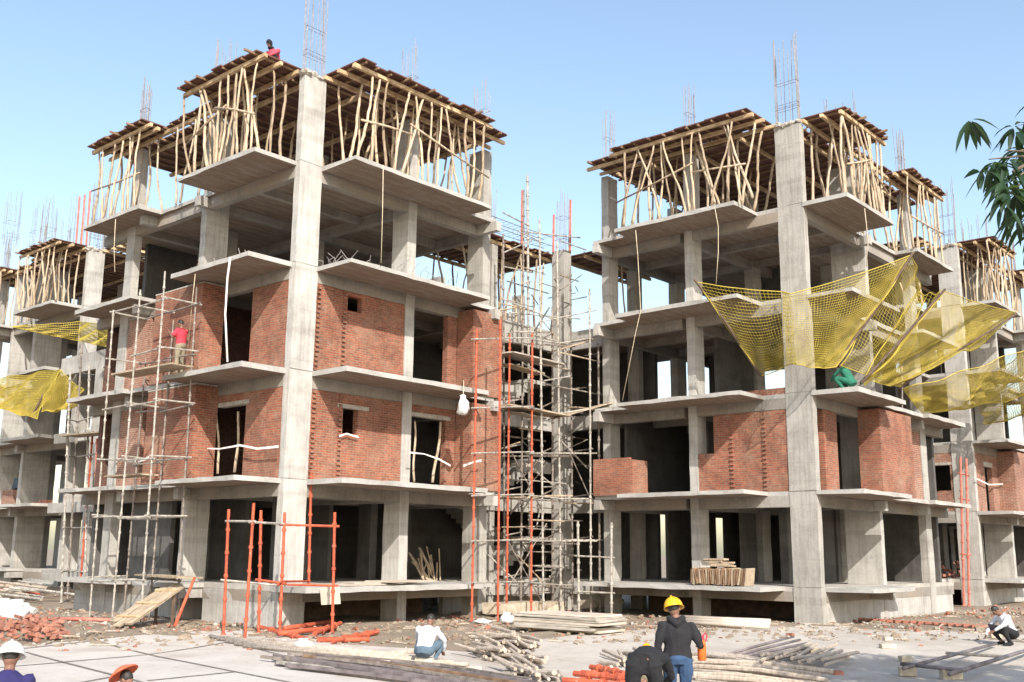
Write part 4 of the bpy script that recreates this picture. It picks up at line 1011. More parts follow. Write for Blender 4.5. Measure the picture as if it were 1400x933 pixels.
person(q0, YAW+1.75, J(SQUAT, head=(0, .24, .82), look=(0, 1, -1)), 'squatting worker in pale shirt bent over a pipe joint', clothes=(('shirt', 'white_shirt'), ('trousers', 'dark_cloth'), ('shoes', 'dark_cloth')), vox=.013, scale=.95)
# on the buildings
p = mA(-1.1, 3.75, L[2]+.006)
person(p, YAW+1.2, J(STAND, head=(0, .08, 1.60), wrL=(-.2, .32, 1.35), elL=(-.27, .12, 1.15), wrR=(.22, .2, 1.62), elR=(.3, .18, 1.33)), 'man in red shirt and khaki trousers standing on the ledge by the brick bay', clothes=(('tshirt', 'red_shirt'), ('trousers', 'khaki')), vox=.02, scale=.97)
p = mA(-.25, 1.25, DECK+.04)
person(p, YAW+math.pi*.85, J(SQUAT), 'person in red shawl and dark cap crouching on top of the corner shuttering', clothes=(('shirt', 'red_scarf'), ('scarf', 'dark_cloth'), ('trousers', 'dark_cloth')), vox=.02, scale=1.0)
p = mB(-.75, .8, L[2]+.006)
person(p, YAW+.8, J(SQUAT), 'worker in green crouching on the terrace inside the yellow net', clothes=(('shirt', 'green_cloth'), ('trousers', 'green_cloth')), vox=.02)
p = mFA(.9, 6.9, L[1]+.006)
person(p, YAW+math.pi, J(STAND), 'dark-clothed worker standing on the first floor of the farther bare frame', clothes=(('shirt', 'grey_blue'), ('trousers', 'dark_cloth')), vox=.03)

# ------------------------------------------------------------------ site clutter
def lump(name, c, r, mat, label, cat, grp=None, jt=.25, nu=9, nv=6, sq=(1, 1, 1)):
    m = MB(); m.ball(c, r*sq[0], r*sq[1], r*sq[2], nu, nv, jt); return tag(m.build(name, mat, smooth=False), label, cat, grp)
def on_ground(u, v, z=.1):
    p = GZ(u, v, z); p.z = gz(p.x, p.y); return p
def sack(name, c, w, h, label, grp=None, mat='white', cat='sack'):
    m = MB(); n = 12; prof = ((0, .0), (.55, .02), (.9, .12), (1, .35), (.85, .62), (.45, .82), (.5, .95), (.2, 1.0))
    vs = []; fs = []
    for rr, zz in prof:
        for k in range(n):
            t = 2*math.pi*k/n; q = rr*w*(1+.22*math.sin(3*t+zz*7)+jit(.12)); vs.append(Vector(c)+Vector((q*math.cos(t), q*math.sin(t)*.8, zz*h)))
    for i in range(len(prof)-1):
        for k in range(n):
            k2 = (k+1) % n; fs.append((i*n+k, i*n+k2, i*n+n+k2, i*n+n+k))
    m.add(vs, fs); return tag(m.build(name, mat, smooth=True), label, cat, grp)
# hanging sack and ropes
hp = PY(633, 568, 21.45); sk = sack('hanging_sack', hp-Vector((0, 0, .0)), .2, .62, 'white sack hanging by a cord from the first floor ceiling slab edge')
m = MB(); m.tube([hp+Vector((0, 0, .6)), hp+Vector((0, 0, 1.05))], .012, 5); m.build('cord', 'rope', sk)
def hang(pts, label, mat='rope', r=.012): 
    m = MB(); m.tube(pts, r, 5); return tag(m.build('hanging_rope', mat, smooth=True), label, 'rope', 'cords hanging down the fronts')
hang([PY(524, 226, 21.5), PY(523, 290, 21.5), PY(521, 360, 21.5)], 'straight cord hanging from the topmost court balcony of the sack-hung block')
hang([PX(315, 352, 15.6), PX(311, 380, 15.6), PX(308, 430, 15.7), PX(311, 495, 15.7)], 'bent pale hose hanging in front of the open doorway behind the corner balcony', 'tape', .03)
hang([PX(267, 375, 15.6), PX(262, 420, 16.0), PX(258, 470, 16.1)], 'thin cord hanging down the brick bay above the man in red')
hang([PX(158, 300, 16.1), PX(156, 340, 16.1), PX(157, 372, 16.1)], 'cord hanging from the smaller side balcony of the sack-hung block')
hang([PX(869, 315, 27.95), PX(872, 350, 27.95), PX(876, 425, 28.0), PX(868, 460, 28.0), PX(851, 548, 28.0)], 'long cord hanging past two floors of the net-wrapped block')
hang([PX(977, 283, 27.95), PX(982, 310, 27.95), PX(982, 345, 27.95), PX(979, 388, 27.95)], 'short curved cord above the net pole on the court side')
hang([PY(1182, 285, 12.3), PY(1187, 330, 12.3), PY(1184, 365, 12.4)], 'cord hanging from the corner balcony beside the topmost net tip')
def strip(pts, w, label):
    m = MB(); vs = []
    for i, p in enumerate(pts):
        ww = w*rnd.uniform(.35, .75); vs += [Vector(p)+Vector((0, 0, ww)), Vector(p)-Vector((0, 0, ww*rnd.uniform(.6, 1.1)))]
    m.add(vs, [(2*i, 2*i+1, 2*i+3, 2*i+2) for i in range(len(pts)-1)])
    o = m.build('cloth_strip', 'tape'); sd = o.modifiers.new('thick', 'SOLIDIFY'); sd.thickness = .015; return tag(o, label, 'cloth strip', 'cloth strips tied across openings')
strip([PX(u, v, 16.9) for u, v in ((232, 617), (250, 618), (268, 613), (300, 614), (328, 609), (352, 614), (380, 611))], .05, 'white cloth strip tied across the doorway below the man in red')
strip([PX(u, v, 16.0) for u, v in ((163, 628), (175, 631), (190, 632), (203, 626))], .06, 'short white cloth strip behind the beige scaffold')
strip([PY(u, v, 22.6) for u, v in ((560, 619), (580, 621), (600, 628), (616, 637))], .04, 'pale cloth strip across the first floor opening facing the court')
strip([PY(u, v, 22.1) for u, v in ((634, 637), (648, 632), (658, 630))], .06, 'stiff white cloth strip on the brick bay below the hanging sack')
strip([PY(u, v, 23.0) for u, v in ((464, 597), (474, 593), (482, 596), (490, 598))], .05, 'white rag on the sill of the small square window')
strip([PY(u, v, 14.5) for u, v in ((1336, 655), (1352, 663), (1380, 662), (1400, 668))], .05, 'white cloth strip on the farther netted block beside its corner column')
# wooden ramp and leaning pipe
rp = thing('wooden_ramp', GZ(195, 838, .2), 'wooden plank ramp leading up to the ground floor slab behind the beige scaffold', 'ramp')
a_, b_ = PX(158, 842, 13.9), PX(243, 799, 15.9); a_.z = .2; b_.z = 1.22
for i in range(3):
    d = b_-a_; v = Vector((-d.y, d.x, 0)).normalized(); m = MB(); m.obox(a_.lerp(b_, .5)+v*(i-1)*.27+Vector((0, 0, jit(.02))), d, v, d.cross(v), d.length-.3+jit(.25), .25, .05, .012); m.build('ramp_board', 'plank', rp)
for t in (.2, .5, .8):
    d = b_-a_; v = Vector((-d.y, d.x, 0)).normalized(); m = MB(); m.obox(a_.lerp(b_, t)+Vector((0, 0, .05)), v, d, d.cross(v), .78, .06, .04, .005); m.build('cleat', 'batten', rp)
for s_ in (-.3, .3):
    d = b_-a_; v = Vector((-d.y, d.x, 0)).normalized(); c = a_.lerp(b_, .8)+v*s_; m = MB(); m.tube([(c.x, c.y, .1), (c.x, c.y, c.z-.03)], .05, 6); m.build('trestle_leg', 'darkpole', rp)
p, q = PX(240, 842, 15.2), PX(266, 790, 15.9); p.z = .2
stick(p, q, .05, 'steel_pipe', 'red', 'single orange-red pipe leaning against the ground floor slab edge', 'pipe')
m = MB(); m.ball((0, 0, 0), 1, 1, 1)
# orange pipes on the ground near the frame
def pipe(a, b, r, mat, label, grp, z=.0, name='steel_pipe', cat='pipe', cup=False):
    p, q = on_ground(*a), on_ground(*b); p.z += z+r; q.z += z+r
    m = MB()
    if cup:
        pts, rs = [], []; n = 4
        for i in range(n+1):
            t = i/n; c = p.lerp(q, t)
            if 0 < i < n:
                d = (q-p).normalized()*.04; pts += [c-d*1.1, c-d, c+d, c+d*1.1]; rs += [r, r*1.5, r*1.5, r]
            else: pts.append(c); rs.append(r)
        m.tube(pts, rs, 8)
    else: m.tube([p, p.lerp(q, .5)+Vector((0, 0, jit(.01))), q], r, 8)
    return tag(m.build(name, mat, smooth=not cup), label, cat, grp)
g = 'orange pipes lying before the orange-red frame'
for i, (a, b) in enumerate((((356, 866), (420, 878)), ((388, 868), (455, 858)), ((430, 874), (465, 862)), ((433, 878), (505, 878)), ((455, 880), (516, 872)), ((380, 874), (458, 868)))):
    pipe(a, b, .06, 'red', 'orange-red tube lying in the loose heap before the orange-red frame', g, .02*(i % 3), cup=i % 2 == 0)
g = 'orange pipes lying behind the bending man'
for i, (a, b) in enumerate((((770, 926), (880, 934)), ((785, 921), (870, 930)), ((795, 916), (862, 924)), ((808, 912), (853, 921)))):
    pipe(a, b, .05, 'red', 'orange-red tube lying in the heap behind the bending worker', g, .05*(i % 2), cup=True)
for (a, b) in (((70, 852), (160, 855)), ((5, 789), (80, 808)), ((20, 797), (60, 802))):
    pass
pipe((72, 853), (160, 855), .05, 'rust', 'faded red pipe lying alone in the rubble below the ramp', None)
# long steel sections in the foreground
def section(pts, w, h, mat, label, grp, name='steel_section', z=0):
    P_ = [on_ground(*p) for p in pts]; m = MB()
    n = len(P_); vs = []
    for i, p in enumerate(P_):
        d = P_[min(i+1, n-1)]-P_[max(0, i-1)]; v = Vector((-d.y, d.x, 0)).normalized()*w/2
        for (s_, zz) in ((-1, 0), (1, 0), (1, h), (-1, h)): vs.append(p+v*s_+Vector((0, 0, zz+z+.006)))
    fs = [(0, 1, 2, 3), tuple(4*(n-1)+k for k in (3, 2, 1, 0))]
    for i in range(n-1):
        for k in range(4): k2 = (k+1) % 4; fs.append((4*i+k, 4*i+4+k, 4*i+4+k2, 4*i+k2))
    m.add(vs, fs); return tag(m.build(name, mat), label, 'steel bar', grp)
for i in range(11):
    o = i*1.0
    section([(363+jit(14)+i*4, 896+i*1.2), (430+i*7, 905+i*1.5), (520+i*11, 918+i*1.9+jit(1.5)), (610+i*16, 934+i*2.2+jit(3))], rnd.uniform(.045, .075), .06, ('flat', 'dsteel', 'flat', 'steel')[i % 4], 'brown-grey steel section in the bundle fanned across the foreground paving', 'steel sections fanned across the paving', z=.045*(i % 3)+.01*jit(1)+.01)
for i in range(8):
    section([(395+jit(10)+i*6, 892+i*.7), (480+i*6, 896+i*1.6), (600+i*4, 906+i*2.6+jit(1)), (720+i*5, 924+i*3.2+jit(2))], rnd.uniform(.04, .065), .05, ('flat', 'dsteel', 'joist')[i % 3], 'straighter brown-grey steel section lying behind the fanned bundle', 'steel sections behind the fanned bundle', z=.04*(i % 2)+.01)
for i in range(5):
    pipe((285+i*12, 874+i*2.2), (560+i*20, 893+i*3), .035, 'bamboo', 'thin pale pole lying between the orange pipes and the steel sections', 'thin poles behind the steel sections', .01)
for i in range(6):
    pipe((500+jit(10), 892+i*2.0), (600+jit(20), 884+i*3.5), .035, 'bamboo', 'thin pale pole lying behind the man in the white shirt', 'thin poles beside the man in the white shirt', .02*(i % 2))
# heap of firewood-like sticks with cut ends toward us
stk = thing('stick_pile', on_ground(705, 905), 'big heap of short pale sticks with their cut ends toward the viewer', 'stick heap')
def stick_heap(root, cells, d0, length, r=(.025, .045)):
    k = 0
    for (u, v, zmax, n) in cells:
        base = on_ground(u, v)
        for i in range(n):
            m = MB(); c = base+Vector((jit(.25), jit(.25), rnd.uniform(.03, zmax))); d = Vector((math.cos(d0+jit(.35)), math.sin(d0+jit(.35)), jit(.12)))
            rr = rnd.uniform(*r); l = length*rnd.uniform(.7, 1.15); m.tube([c, c+d*l*.5+Vector((0, 0, jit(.03))), c+d*l], [rr, rr*1.05, rr*.85], 7); m.build('stick', 'bamboo', root); k += 1
    return k
stick_heap(stk, [(672, 897, .18, 10), (690, 894, .35, 14), (706, 893, .5, 16), (722, 896, .4, 14), (730, 908, .25, 14), (722, 918, .2, 12), (745, 925, .18, 10), (700, 902, .3, 10)], YAW+.35, 1.5)
stk2 = thing('stick_pile', on_ground(1020, 905), 'long heap of straight pale poles right of the man in the yellow helmet', 'pole heap')
for i in range(34):
    v0 = 898+rnd.random()*34; u0 = 938+jit(12)+ (v0-898)*.4
    p, q = on_ground(u0, v0), on_ground(u0+rnd.uniform(120, 190), v0+rnd.uniform(8, 26)); m = MB(); rr = rnd.uniform(.03, .05); z = rnd.uniform(.03, .22)
    m.tube([p+Vector((0, 0, z)), p.lerp(q, .5)+Vector((0, 0, z+.02)), q+Vector((0, 0, z*.7))], rr, 7); m.build('pole', 'bamboo', stk2)
for i in range(16):
    u0, v0 = 1035+i*6+jit(8), 912+jit(6); p, q = on_ground(u0, v0), on_ground(u0+rnd.uniform(22, 50), v0-rnd.uniform(10, 22)); m = MB(); z = rnd.uniform(.16, .3)
    m.tube([p+Vector((0, 0, z)), q+Vector((0, 0, z*.6))], rnd.uniform(.03, .045), 7); m.build('pole', 'bamboo', stk2)
stk3 = thing('stick_pile', on_ground(862, 902), 'small heap of short pale sticks just left of the bending man in black', 'stick heap')
stick_heap(stk3, [(856, 908, .2, 8), (866, 900, .25, 8)], YAW+.2, .9)
for i in range(5):
    pipe((988-i*2, 893+i*3), (1085+i*9, 876+i*3.2), .03, 'flat', 'thin dark steel bar lying on shaded paving beside the pole heap', 'thin dark bars on the shaded paving', .0)
# plywood stack in mid yard
ps = thing('plywood_stack', on_ground(780, 868), 'stack of weathered grey plywood sheets in the middle of the yard', 'plywood stack')
c0 = GZ(777, 862, .2)
dl = (GZ(812, 876, .2)-GZ(704, 868, .2)); dl.z = 0; dl.normalize(); dv = Vector((-dl.y, dl.x, 0))
for i in range(7):
    m = MB(); m.obox(Vector((c0.x, c0.y, gz(c0.x, c0.y)+.06+i*.062))+dl*jit(.1)+dv*jit(.08), dl, dv, (0, 0, 1), 2.55+jit(.15), 1.25+jit(.1), .05, .012); m.build('sheet', 'greyply' if i % 3 else 'paleply', ps)
for i in range(2):
    m = MB(); m.obox(Vector((c0.x, c0.y, gz(c0.x, c0.y)+.02))+dl*(i*1.6-.8), dv, dl, (0, 0, 1), 1.2, .08, .07); m.build('bearer', 'batten', ps)
# plywood sheets on the ground-floor court balcony of the brick block
for i, (s_, d_, a) in enumerate(((2.2, -.75, .1), (2.9, -.6, -.2), (3.6, -.85, .15))):
    m = MB(); c = mA(s_, d_, L[0]+.035+i*.035); m.obox(c, (math.cos(a), math.sin(a), 0), (-math.sin(a), math.cos(a), 0), (0, 0, 1), 2.0, 1.0, .03, .006)
    tag(m.build('plywood_sheet', 'paleply'), ('lowest', 'middle', 'topmost')[i]+' pale plywood sheet lying on the ground floor terrace behind the orange-red frame', 'plywood sheet', 'plywood sheets on the terrace')
m = MB(); p = PY(452, 815, 21.62); m.obox(p, (1, 0, .05), (0, .15, 1), (0, -1, .15), .62, .42, .02, .02); tag(m.build('plywood_offcut', 'paleply'), 'small pale board hanging over the terrace edge behind the orange-red frame', 'board')
# stack of boards on edge on the net-wrapped block's terrace
bs = thing('board_stack', mB(2.75, -.9, L[0]), 'row of brown boards stood on edge on the terrace of the net-wrapped block', 'board stack')
for i in range(26):
    a = 1.85+i*.075; m = MB(); t = jit(.12)+.12*(i-13)/13; c = mB(a, -.85, L[0]+.27)
    m.obox(c, (jit(.04)+.0, t, 1), (1, jit(.05), 0), (0, 1, 0), .5*rnd.uniform(.85, 1.05), .5, .045, .008); m.build('board', 'joist' if i % 3 else 'plank', bs)
for i in range(5):
    m = MB(); c = mB(2.9+jit(.4), -.85, L[0]+.58+.05*i); m.obox(c, (jit(.2), 1, 0), (1, 0, jit(.1)), (0, 0, 1), .7, .3, .045, .01); m.build('board', 'plank', bs)
# blocks and bricks on the shaded paving
def brickblock(u, v, l, w, h, mat, label, a, grp=None, z=0, name='concrete_block', cat='block'):
    p = on_ground(u, v, .02); m = MB(); m.obox(p+Vector((0, 0, h/2+.008+z)), (math.cos(a), math.sin(a), 0), (-math.sin(a), math.cos(a), 0), (0, 0, 1), l, w, h, .012)
    return tag(m.build(name, mat, bev=.012), label, cat, grp)
A0 = YAW-math.pi/2
brickblock(1300, 928, .36, .18, .17, 'block', 'cement block under the near corner of the pipe frame', A0+.05)
brickblock(1241, 924, .30, .18, .16, 'block', 'cement block under the left end of the short cross pipe', A0-.2)
brickblock(1238, 905, .24, .16, .13, 'block', 'dark block just behind the left end of the pipe frame', A0+.1)
brickblock(1155, 902, .18, .14, .12, 'block', 'small grey block alone on the shaded paving', A0+.4)
brickblock(1118, 896, .26, .16, .14, 'block', 'tilted block at the tips of the thin dark bars', A0-.5)
brickblock(1146, 922, .2, .11, .07, 'bbrick', 'single red brick lying on the shaded paving', A0+.1)
brickblock(1214, 891, .34, .2, .10, 'paleply', 'yellowish block lying in the sun, lower of the two', A0)
brickblock(1214, 889, .2, .14, .10, 'paleply', 'yellowish lump on top of the block in the sun', A0+.3, z=.11)
brickblock(1362, 882, .28, .16, .14, 'block', 'block under the pipe held by the squatting man in the pale shirt', A0)
brickblock(580, 907, .36, .2, .12, 'paleply', 'pale wooden block under the squatting man in the white shirt', A0-.2, name='wooden_block')
brickblock(648, 917, .3, .14, .08, 'paleply', 'pale wooden offcut lying on the paving before the stick heap', A0+.1, name='wooden_block')
# pipe frame on blocks
pf = thing('pipe_frame', on_ground(1310, 905), 'rusty pipe ladder frame laid across cement blocks on the paving', 'pipe frame')
def fp(u, v, z=.2): p = GZ(u, v, z); return p
for (a, b, r) in (((1235, 914), (1362, 880), .035), ((1298, 922), (1420, 884), .04), ((1232, 908), (1320, 917), .035), ((1293, 893), (1370, 898), .03)):
    m = MB(); m.tube([fp(*a), fp(*b)], r, 8); m.build('pipe', 'flat' if r > .03 else 'bamboo', pf, True)
# long white pipes bundle before the net-wrapped block
for i in range(6):
    pipe((930+jit(6), 850+i*2.0), (1050+jit(8), 856+i*2.2), .06, 'paleply', 'long pale pipe lying in the bundle before the net-wrapped block', 'pale pipes before the net-wrapped block', .04*(i % 2), name='plastic_pipe')
# brick edging
for i in range(22):
    t = i/21; u = 1124+t*220; v = 853+t*14
    brickblock(u, v, .30, .12, .08, 'bbrick', 'red brick in the half-buried edging row before the net-wrapped block', A0+.25+jit(.15), 'bricks of the edging row', name='brick', cat='brick')
# sacks and bags
sack('cloth_bag', on_ground(415, 884), .24, .24, 'crumpled white bag on the orange pipes before the orange-red frame')
sack('cloth_bag', on_ground(693, 857), .24, .32, 'printed-looking white bag standing at the foot of a red scaffold pole'.replace('printed-looking ', ''))
sack('cloth_bag', on_ground(659, 857), .3, .14, 'flattened white bag on the rubble below the hanging sack')
sack('cloth_bag', on_ground(761, 829), .22, .22, 'small white bag on the rubble under the recess scaffold')
sack('cloth_bag', on_ground(812, 838), .3, .14, 'flat white bag at the foot of the low pale frame')
sack('cloth_bag', on_ground(520, 905)+Vector((0, 0, .0)), .14, .1, 'small white lump lying on the steel sections')
for i, (u, v) in enumerate(((8, 846), (20, 850), (30, 846), (22, 840), (4, 838))):
    sack('cement_bag', on_ground(u, v, .15), .42, .42, 'white bag in the heap behind the brick rubble', 'white bags behind the brick rubble', cat='bag')
# brick rubble heap, left
bh = thing('brick_heap', on_ground(40, 868, .1), 'heap of broken red bricks behind the man in the white helmet', 'brick heap')
for i in range(95):
    u = rnd.uniform(-10, 88); v = rnd.uniform(856, 878); k = max(0, 1-abs(u-30)/70)
    p = on_ground(u, v, .1); m = MB(); m.obox(p+Vector((0, 0, rnd.uniform(.02, .05+.4*k*rnd.random()))), (jit(1), jit(1), jit(.4)), (jit(1), jit(1), jit(.4)), (0, 0, 1), .2, .11, .08, .012) if False else None
    a = rnd.uniform(0, 3.1); m.obox(p+Vector((0, 0, .04+.24*k*rnd.random())), (math.cos(a), math.sin(a), jit(.4)), (-math.sin(a), math.cos(a), jit(.4)), (jit(.3), jit(.3), 1), rnd.uniform(.12, .24), .115, .08, .012); m.build('brick', 'bbrick', bh)
# scattered rubble over the strip before the buildings
m = MB(); m2 = MB()
for i in range(2600):
    u = rnd.uniform(-20, 1420); v = 820+abs(rnd.gauss(18, 16)); v = min(v, 880)
    p = GZ(u, v, .17); f = p.x*ca+p.y*sa
    if f > 46 or (p.x > 17.2 and p.y > 23.2 and p.x < 26) or (p.x > 29.6 and p.y > 13.9): continue
    s_ = rnd.uniform(.02, .07)*(1.7 if rnd.random() < .1 else 1); a = rnd.uniform(0, 3.1)
    (m if rnd.random() < .5 else m2).obox(Vector((p.x, p.y, gz(p.x, p.y)+s_*.25)), (math.cos(a), math.sin(a), jit(.4)), (-math.sin(a), math.cos(a), jit(.4)), (jit(.3), jit(.3), 1), s_*rnd.uniform(1, 2.2), s_, s_*.7, s_*.15)
m3 = MB()
for i in range(2400):
    u = rnd.uniform(-20, 1420); v = rnd.uniform(822, 876); p = GZ(u, v, .17); f = p.x*ca+p.y*sa
    if f > 44 or (p.x > 17.0 and p.y > 23.0 and p.x < 26) or (p.x > 29.4 and p.y > 13.7): continue
    k = rnd.uniform(.025, .09)*(1.8 if rnd.random() < .08 else 1)
    m3.ball((p.x, p.y, gz(p.x, p.y)+k*.1), k, k*rnd.uniform(.6, 1.1), k*rnd.uniform(.4, .8), 6, 4, .35)
kind(m3.build('soil_clods', 'soil', loc=(0, 0, 0)), 'stuff')
kind(m.build('brick_rubble', 'bbrick', loc=(0, 0, 0)), 'stuff'); kind(m2.build('stone_rubble', 'mortar', loc=(0, 0, 0)), 'stuff')
m = MB()
for i in range(260):
    u = rnd.uniform(-10, 1400); v = rnd.uniform(822, 876); p = GZ(u, v, .17); f = p.x*ca+p.y*sa
    if f > 44 or (p.x > 17.2 and p.y > 23.2 and p.x < 26) or (p.x > 29.6 and p.y > 13.9): continue
    a = rnd.uniform(0, 6.28); l = rnd.uniform(.15, .7); m.tube([(p.x, p.y, gz(p.x, p.y)+.03), (p.x+l*math.cos(a), p.y+l*math.sin(a), gz(p.x, p.y)+.03+jit(.04))], rnd.uniform(.01, .025), 5)
kind(m.build('wood_scraps', 'bamboo', loc=(0, 0, 0)), 'stuff')
# timber lying by the far frame
tp = thing('pole_heap', on_ground(40, 810, .2), 'heap of dark poles and orange pipes on the ground before the farther bare frame', 'pole heap')
for i in range(38):
    u0 = rnd.uniform(-30, 40); v0 = 796+rnd.random()*24; p, q = on_ground(u0, v0, .2), on_ground(u0+rnd.uniform(50, 90), v0+rnd.uniform(-4, 8), .2); z = rnd.uniform(.05, .5)
    m = MB(); m.tube([p+Vector((0, 0, z)), q+Vector((0, 0, z*.6))], rnd.uniform(.04, .07), 6); m.build('pole', 'red' if i % 5 == 0 else 'bamboo' if i % 2 else 'steel', tp)
# fallen slab pieces in the recess
for (u, v, l, w, h, a, lab) in ((700, 828, 2.4, .8, .3, .2, 'broken beam of pale concrete lying under the red scaffold poles'), (822, 822, 1.6, .7, .28, -.2, 'broken slab piece lying beside the foot of the low pale frame'), (748, 822, 1.2, .6, .25, .1, 'shorter broken slab piece lying in the middle of the recess')):
    p = PY(u, v, 22.6); m = MB(); m.obox((p.x, p.y, .18+h/2+.1), (math.cos(a), math.sin(a), 0), (-math.sin(a), math.cos(a), 0), (0, 0, 1), l, w, h, .04); tag(m.build('concrete_fragment', 'block'), lab, 'concrete piece')
# brick stack on the farther floors
bs2 = thing('brick_stack', mFA(.7, 3.6, L[1]), 'stack of red bricks on the first floor edge of the farther bare frame', 'brick stack')
for i in range(40):
    m = MB(); c = mFA(.25+.13*(i % 3), 2.6+.25*((i//3) % 6)+jit(.02), L[1]+.05+.09*(i//18)); m.obox(c, (0, 1, jit(.1)), (1, 0, 0), (0, 0, 1), .22, .11, .08, .008); m.build('brick', 'bbrick', bs2)
bs3 = thing('brick_stack', mFB(3, .8, L[0]), 'pile of dark red bricks on the ground floor of the farther netted block', 'brick stack')
for i in range(70):
    m = MB(); a = rnd.uniform(0, 3.1); c = mFB(rnd.uniform(.9, 3.8), rnd.uniform(.4, 1.6), L[0]+.05+rnd.uniform(0, .9)*rnd.random()); m.obox(c, (math.cos(a), math.sin(a), jit(.3)), (-math.sin(a), math.cos(a), 0), (0, 0, 1), .24, .12, .09, .01); m.build('brick', 'bbrick', bs3)
# bundle of bars in the brick block ground floor opening
fc = thing('stick_pile', mA(6.6, .9, L[0]), 'bundle of pale sticks leaning inside the ground floor opening beside the court pier', 'stick heap')
for i in range(22):
    m = MB(); x = 6.7+rnd.random()*.8; m.tube([mA(x+jit(.2), 1.5+jit(.2), L[0]+.02), mA(x+jit(.4), 1.8+jit(.3), L[0]+rnd.uniform(.4, 1.1))], rnd.uniform(.018, .03), 6); m.build('stick', 'plank', fc)

# ------------------------------------------------------------------ mango tree at the right of the yard
tree = thing('mango_tree', (Vector((ca, sa, 0))*9.5+right*9.0), 'mango tree leaning in from the side with long dark drooping leaves', 'tree')
tb = wl(tree)
m = MB(); br = Vector((ca, sa, 0))*14+right*11.2
crown_c = Vector((tb.x, tb.y, 0))+Vector((ca, sa, 0))*1.9+right*1.0+Vector((0, 0, 6.3))
m.tube([tb, tb+Vector((.1, .05, 1.2)), tb+Vector((0, .1, 2.6)), tb+Vector((.2, -.1, 4.2)), crown_c], [.30, .24, .21, .17, .08], 10)
tipb = FW(1385, 235, 6.6)
m.tube([tb+Vector((0, .1, 2.4)), tb.lerp(FW(1560, 190, 7.2), .35)+Vector((0, 0, 1.7)), tb.lerp(FW(1560, 190, 7.2), .7)+Vector((0, 0, 1.2)), FW(1560, 190, 7.2), FW(1490, 190, 7.0), FW(1440, 205, 6.8), tipb], [.13, .10, .075, .05, .035, .022, .010], 8)
for e_ in ((1352, 218), (1376, 206), (1380, 250), (1376, 270), (1392, 292), (1396, 205)): m.tube([FW(1440, 225, 6.8), FW((1440+e_[0])/2, (225+e_[1])/2-8, 6.7), FW(*e_, 6.6)], [.012, .008, .004], 5)
m.tube([FW(1560, 190, 7.2), FW(1470, 280, 6.7), FW(1405, 300, 6.5)], [.04, .02, .008], 6)
for k in range(7):
    a = k*.9; e = crown_c+Vector((2.4*math.cos(a), 2.4*math.sin(a), rnd.uniform(-.5, 1.5))); m.tube([tb.lerp(crown_c, .75)+Vector((0, 0, .3)), crown_c.lerp(e, .5)+Vector((0, 0, .3)), e], [.09, .06, .02], 6)
m.build('trunk', 'bark', tree, True)
def leaf(m, p, d, l, w, droop=.25):
    l *= rnd.uniform(.7, 1.1)
    d = d.normalized(); side = d.cross(Vector((0, 0, 1)))
    side = side.normalized() if side.length > .05 else Vector((1, 0, 0))
    side = (side+Vector((jit(.5), jit(.5), jit(.5)))).normalized(); nr = side.cross(d)
    prof = ((0, .08), (.18, .62), (.42, 1), (.68, .8), (.88, .38), (1, .02)); vs = []
    for t, k in prof:
        c = p+d*l*t-Vector((0, 0, 1))*droop*l*t*t; ww = w*k
        vs += [c-side*ww+nr*ww*.35, c, c+side*ww+nr*ww*.35]
    fs = []
    for i in range(len(prof)-1):
        for q in (0, 1): fs.append((3*i+q, 3*i+q+1, 3*i+4+q, 3*i+3+q))
    m.add(vs, fs)
m = MB()
def whorl(c, n, l, base):
    for i in range(n):
        a = rnd.uniform(0, 6.28); d = Vector((math.cos(a), math.sin(a), rnd.uniform(-1.1, .35)))+base*.5
        leaf(m, c+d*.02, d, l*rnd.uniform(.75, 1.15), .022*rnd.uniform(.8, 1.2), .45)
hang_d = -right*.6+Vector((0, 0, -.25))
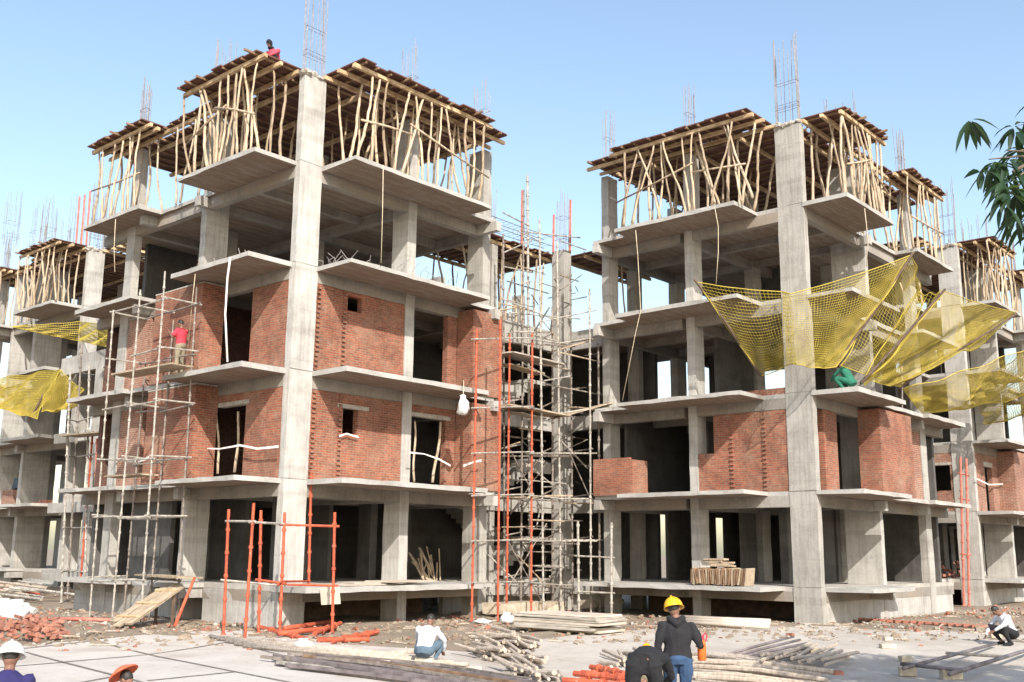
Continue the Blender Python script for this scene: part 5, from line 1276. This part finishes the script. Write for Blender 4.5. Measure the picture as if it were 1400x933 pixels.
for (u, v, n, dd) in ((1344, 236, 7, 6.6), (1355, 228, 8, 6.6), (1378, 218, 8, 6.6), (1396, 205, 7, 6.8), (1378, 245, 8, 6.5), (1392, 262, 12, 6.5), (1375, 262, 9, 6.4), (1398, 240, 10, 6.6), (1392, 292, 9, 6.5), (1405, 300, 9, 6.6), (1415, 215, 6, 6.9), (1372, 278, 7, 6.4), (1415, 260, 12, 6.7), (1420, 320, 8, 6.6)):
    whorl(FW(u, v, dd), n, .175, hang_d)
for i in range(120):
    q = rnd.random(); c = FW(1420, 230, 6.8).lerp(FW(1640, 190, 7.4), q)+Vector((jit(.4), jit(.4), jit(.5))); whorl(c, 8, .22, Vector((0, 0, -.4)))
for i in range(900):
    while True:
        q = Vector((jit(1), jit(1), jit(1)))
        if .25 < q.length < 1: break
    c = crown_c+Vector((q.x*3.3, q.y*3.3, q.z*1.9))
    rr = c.x*right.x+c.y*right.y; ff = c.x*ca+c.y*sa
    if ff > .3 and rr < ff*.55: continue
    for _ in range(9):
        a = rnd.uniform(0, 6.28); leaf(m, c+Vector((jit(.15), jit(.15), jit(.15))), Vector((math.cos(a), math.sin(a), rnd.uniform(-1.2, .3))), .27*rnd.uniform(.8, 1.2), .05, .4)
m.build('crown', 'leaf', tree, True)

# ------------------------------------------------------------------ sky, sun, exposure
SUN = Vector((-.66, -1.0, .87)).normalized()
sun = bpy.data.objects.new('sun', bpy.data.lights.new('sun', 'SUN')); COL.objects.link(sun)
sun.rotation_euler = SUN.to_track_quat('Z', 'Y').to_euler(); sun.location = (0, -20, 40)
sun.data.energy = 3.6; sun.data.angle = R(.5); sun.data.color = (1, .945, .86)
w = bpy.data.worlds.new('World'); scene.world = w; w.use_nodes = True; nt = w.node_tree
sky = nt.nodes.new('ShaderNodeTexSky'); sky.sky_type = 'NISHITA'; sky.sun_disc = False
sky.sun_elevation = math.asin(SUN.z); sky.sun_rotation = math.atan2(SUN.x, SUN.y)
sky.air_density = 1.3; sky.dust_density = 2.0; sky.ozone_density = .6; sky.altitude = 200
nt.links.new(sky.outputs[0], nt.nodes['Background'].inputs[0]); nt.nodes['Background'].inputs[1].default_value = .15
vs_ = scene.view_settings; vs_.view_transform = 'Standard'; vs_.look = 'None'; vs_.exposure = .8; vs_.gamma = 1; vs_.use_curve_mapping = False
scene.render.engine = 'CYCLES'
scene.cycles.max_bounces = 8; scene.cycles.use_denoising = True
print('props', NPROP[0], 'objects', len(bpy.data.objects))
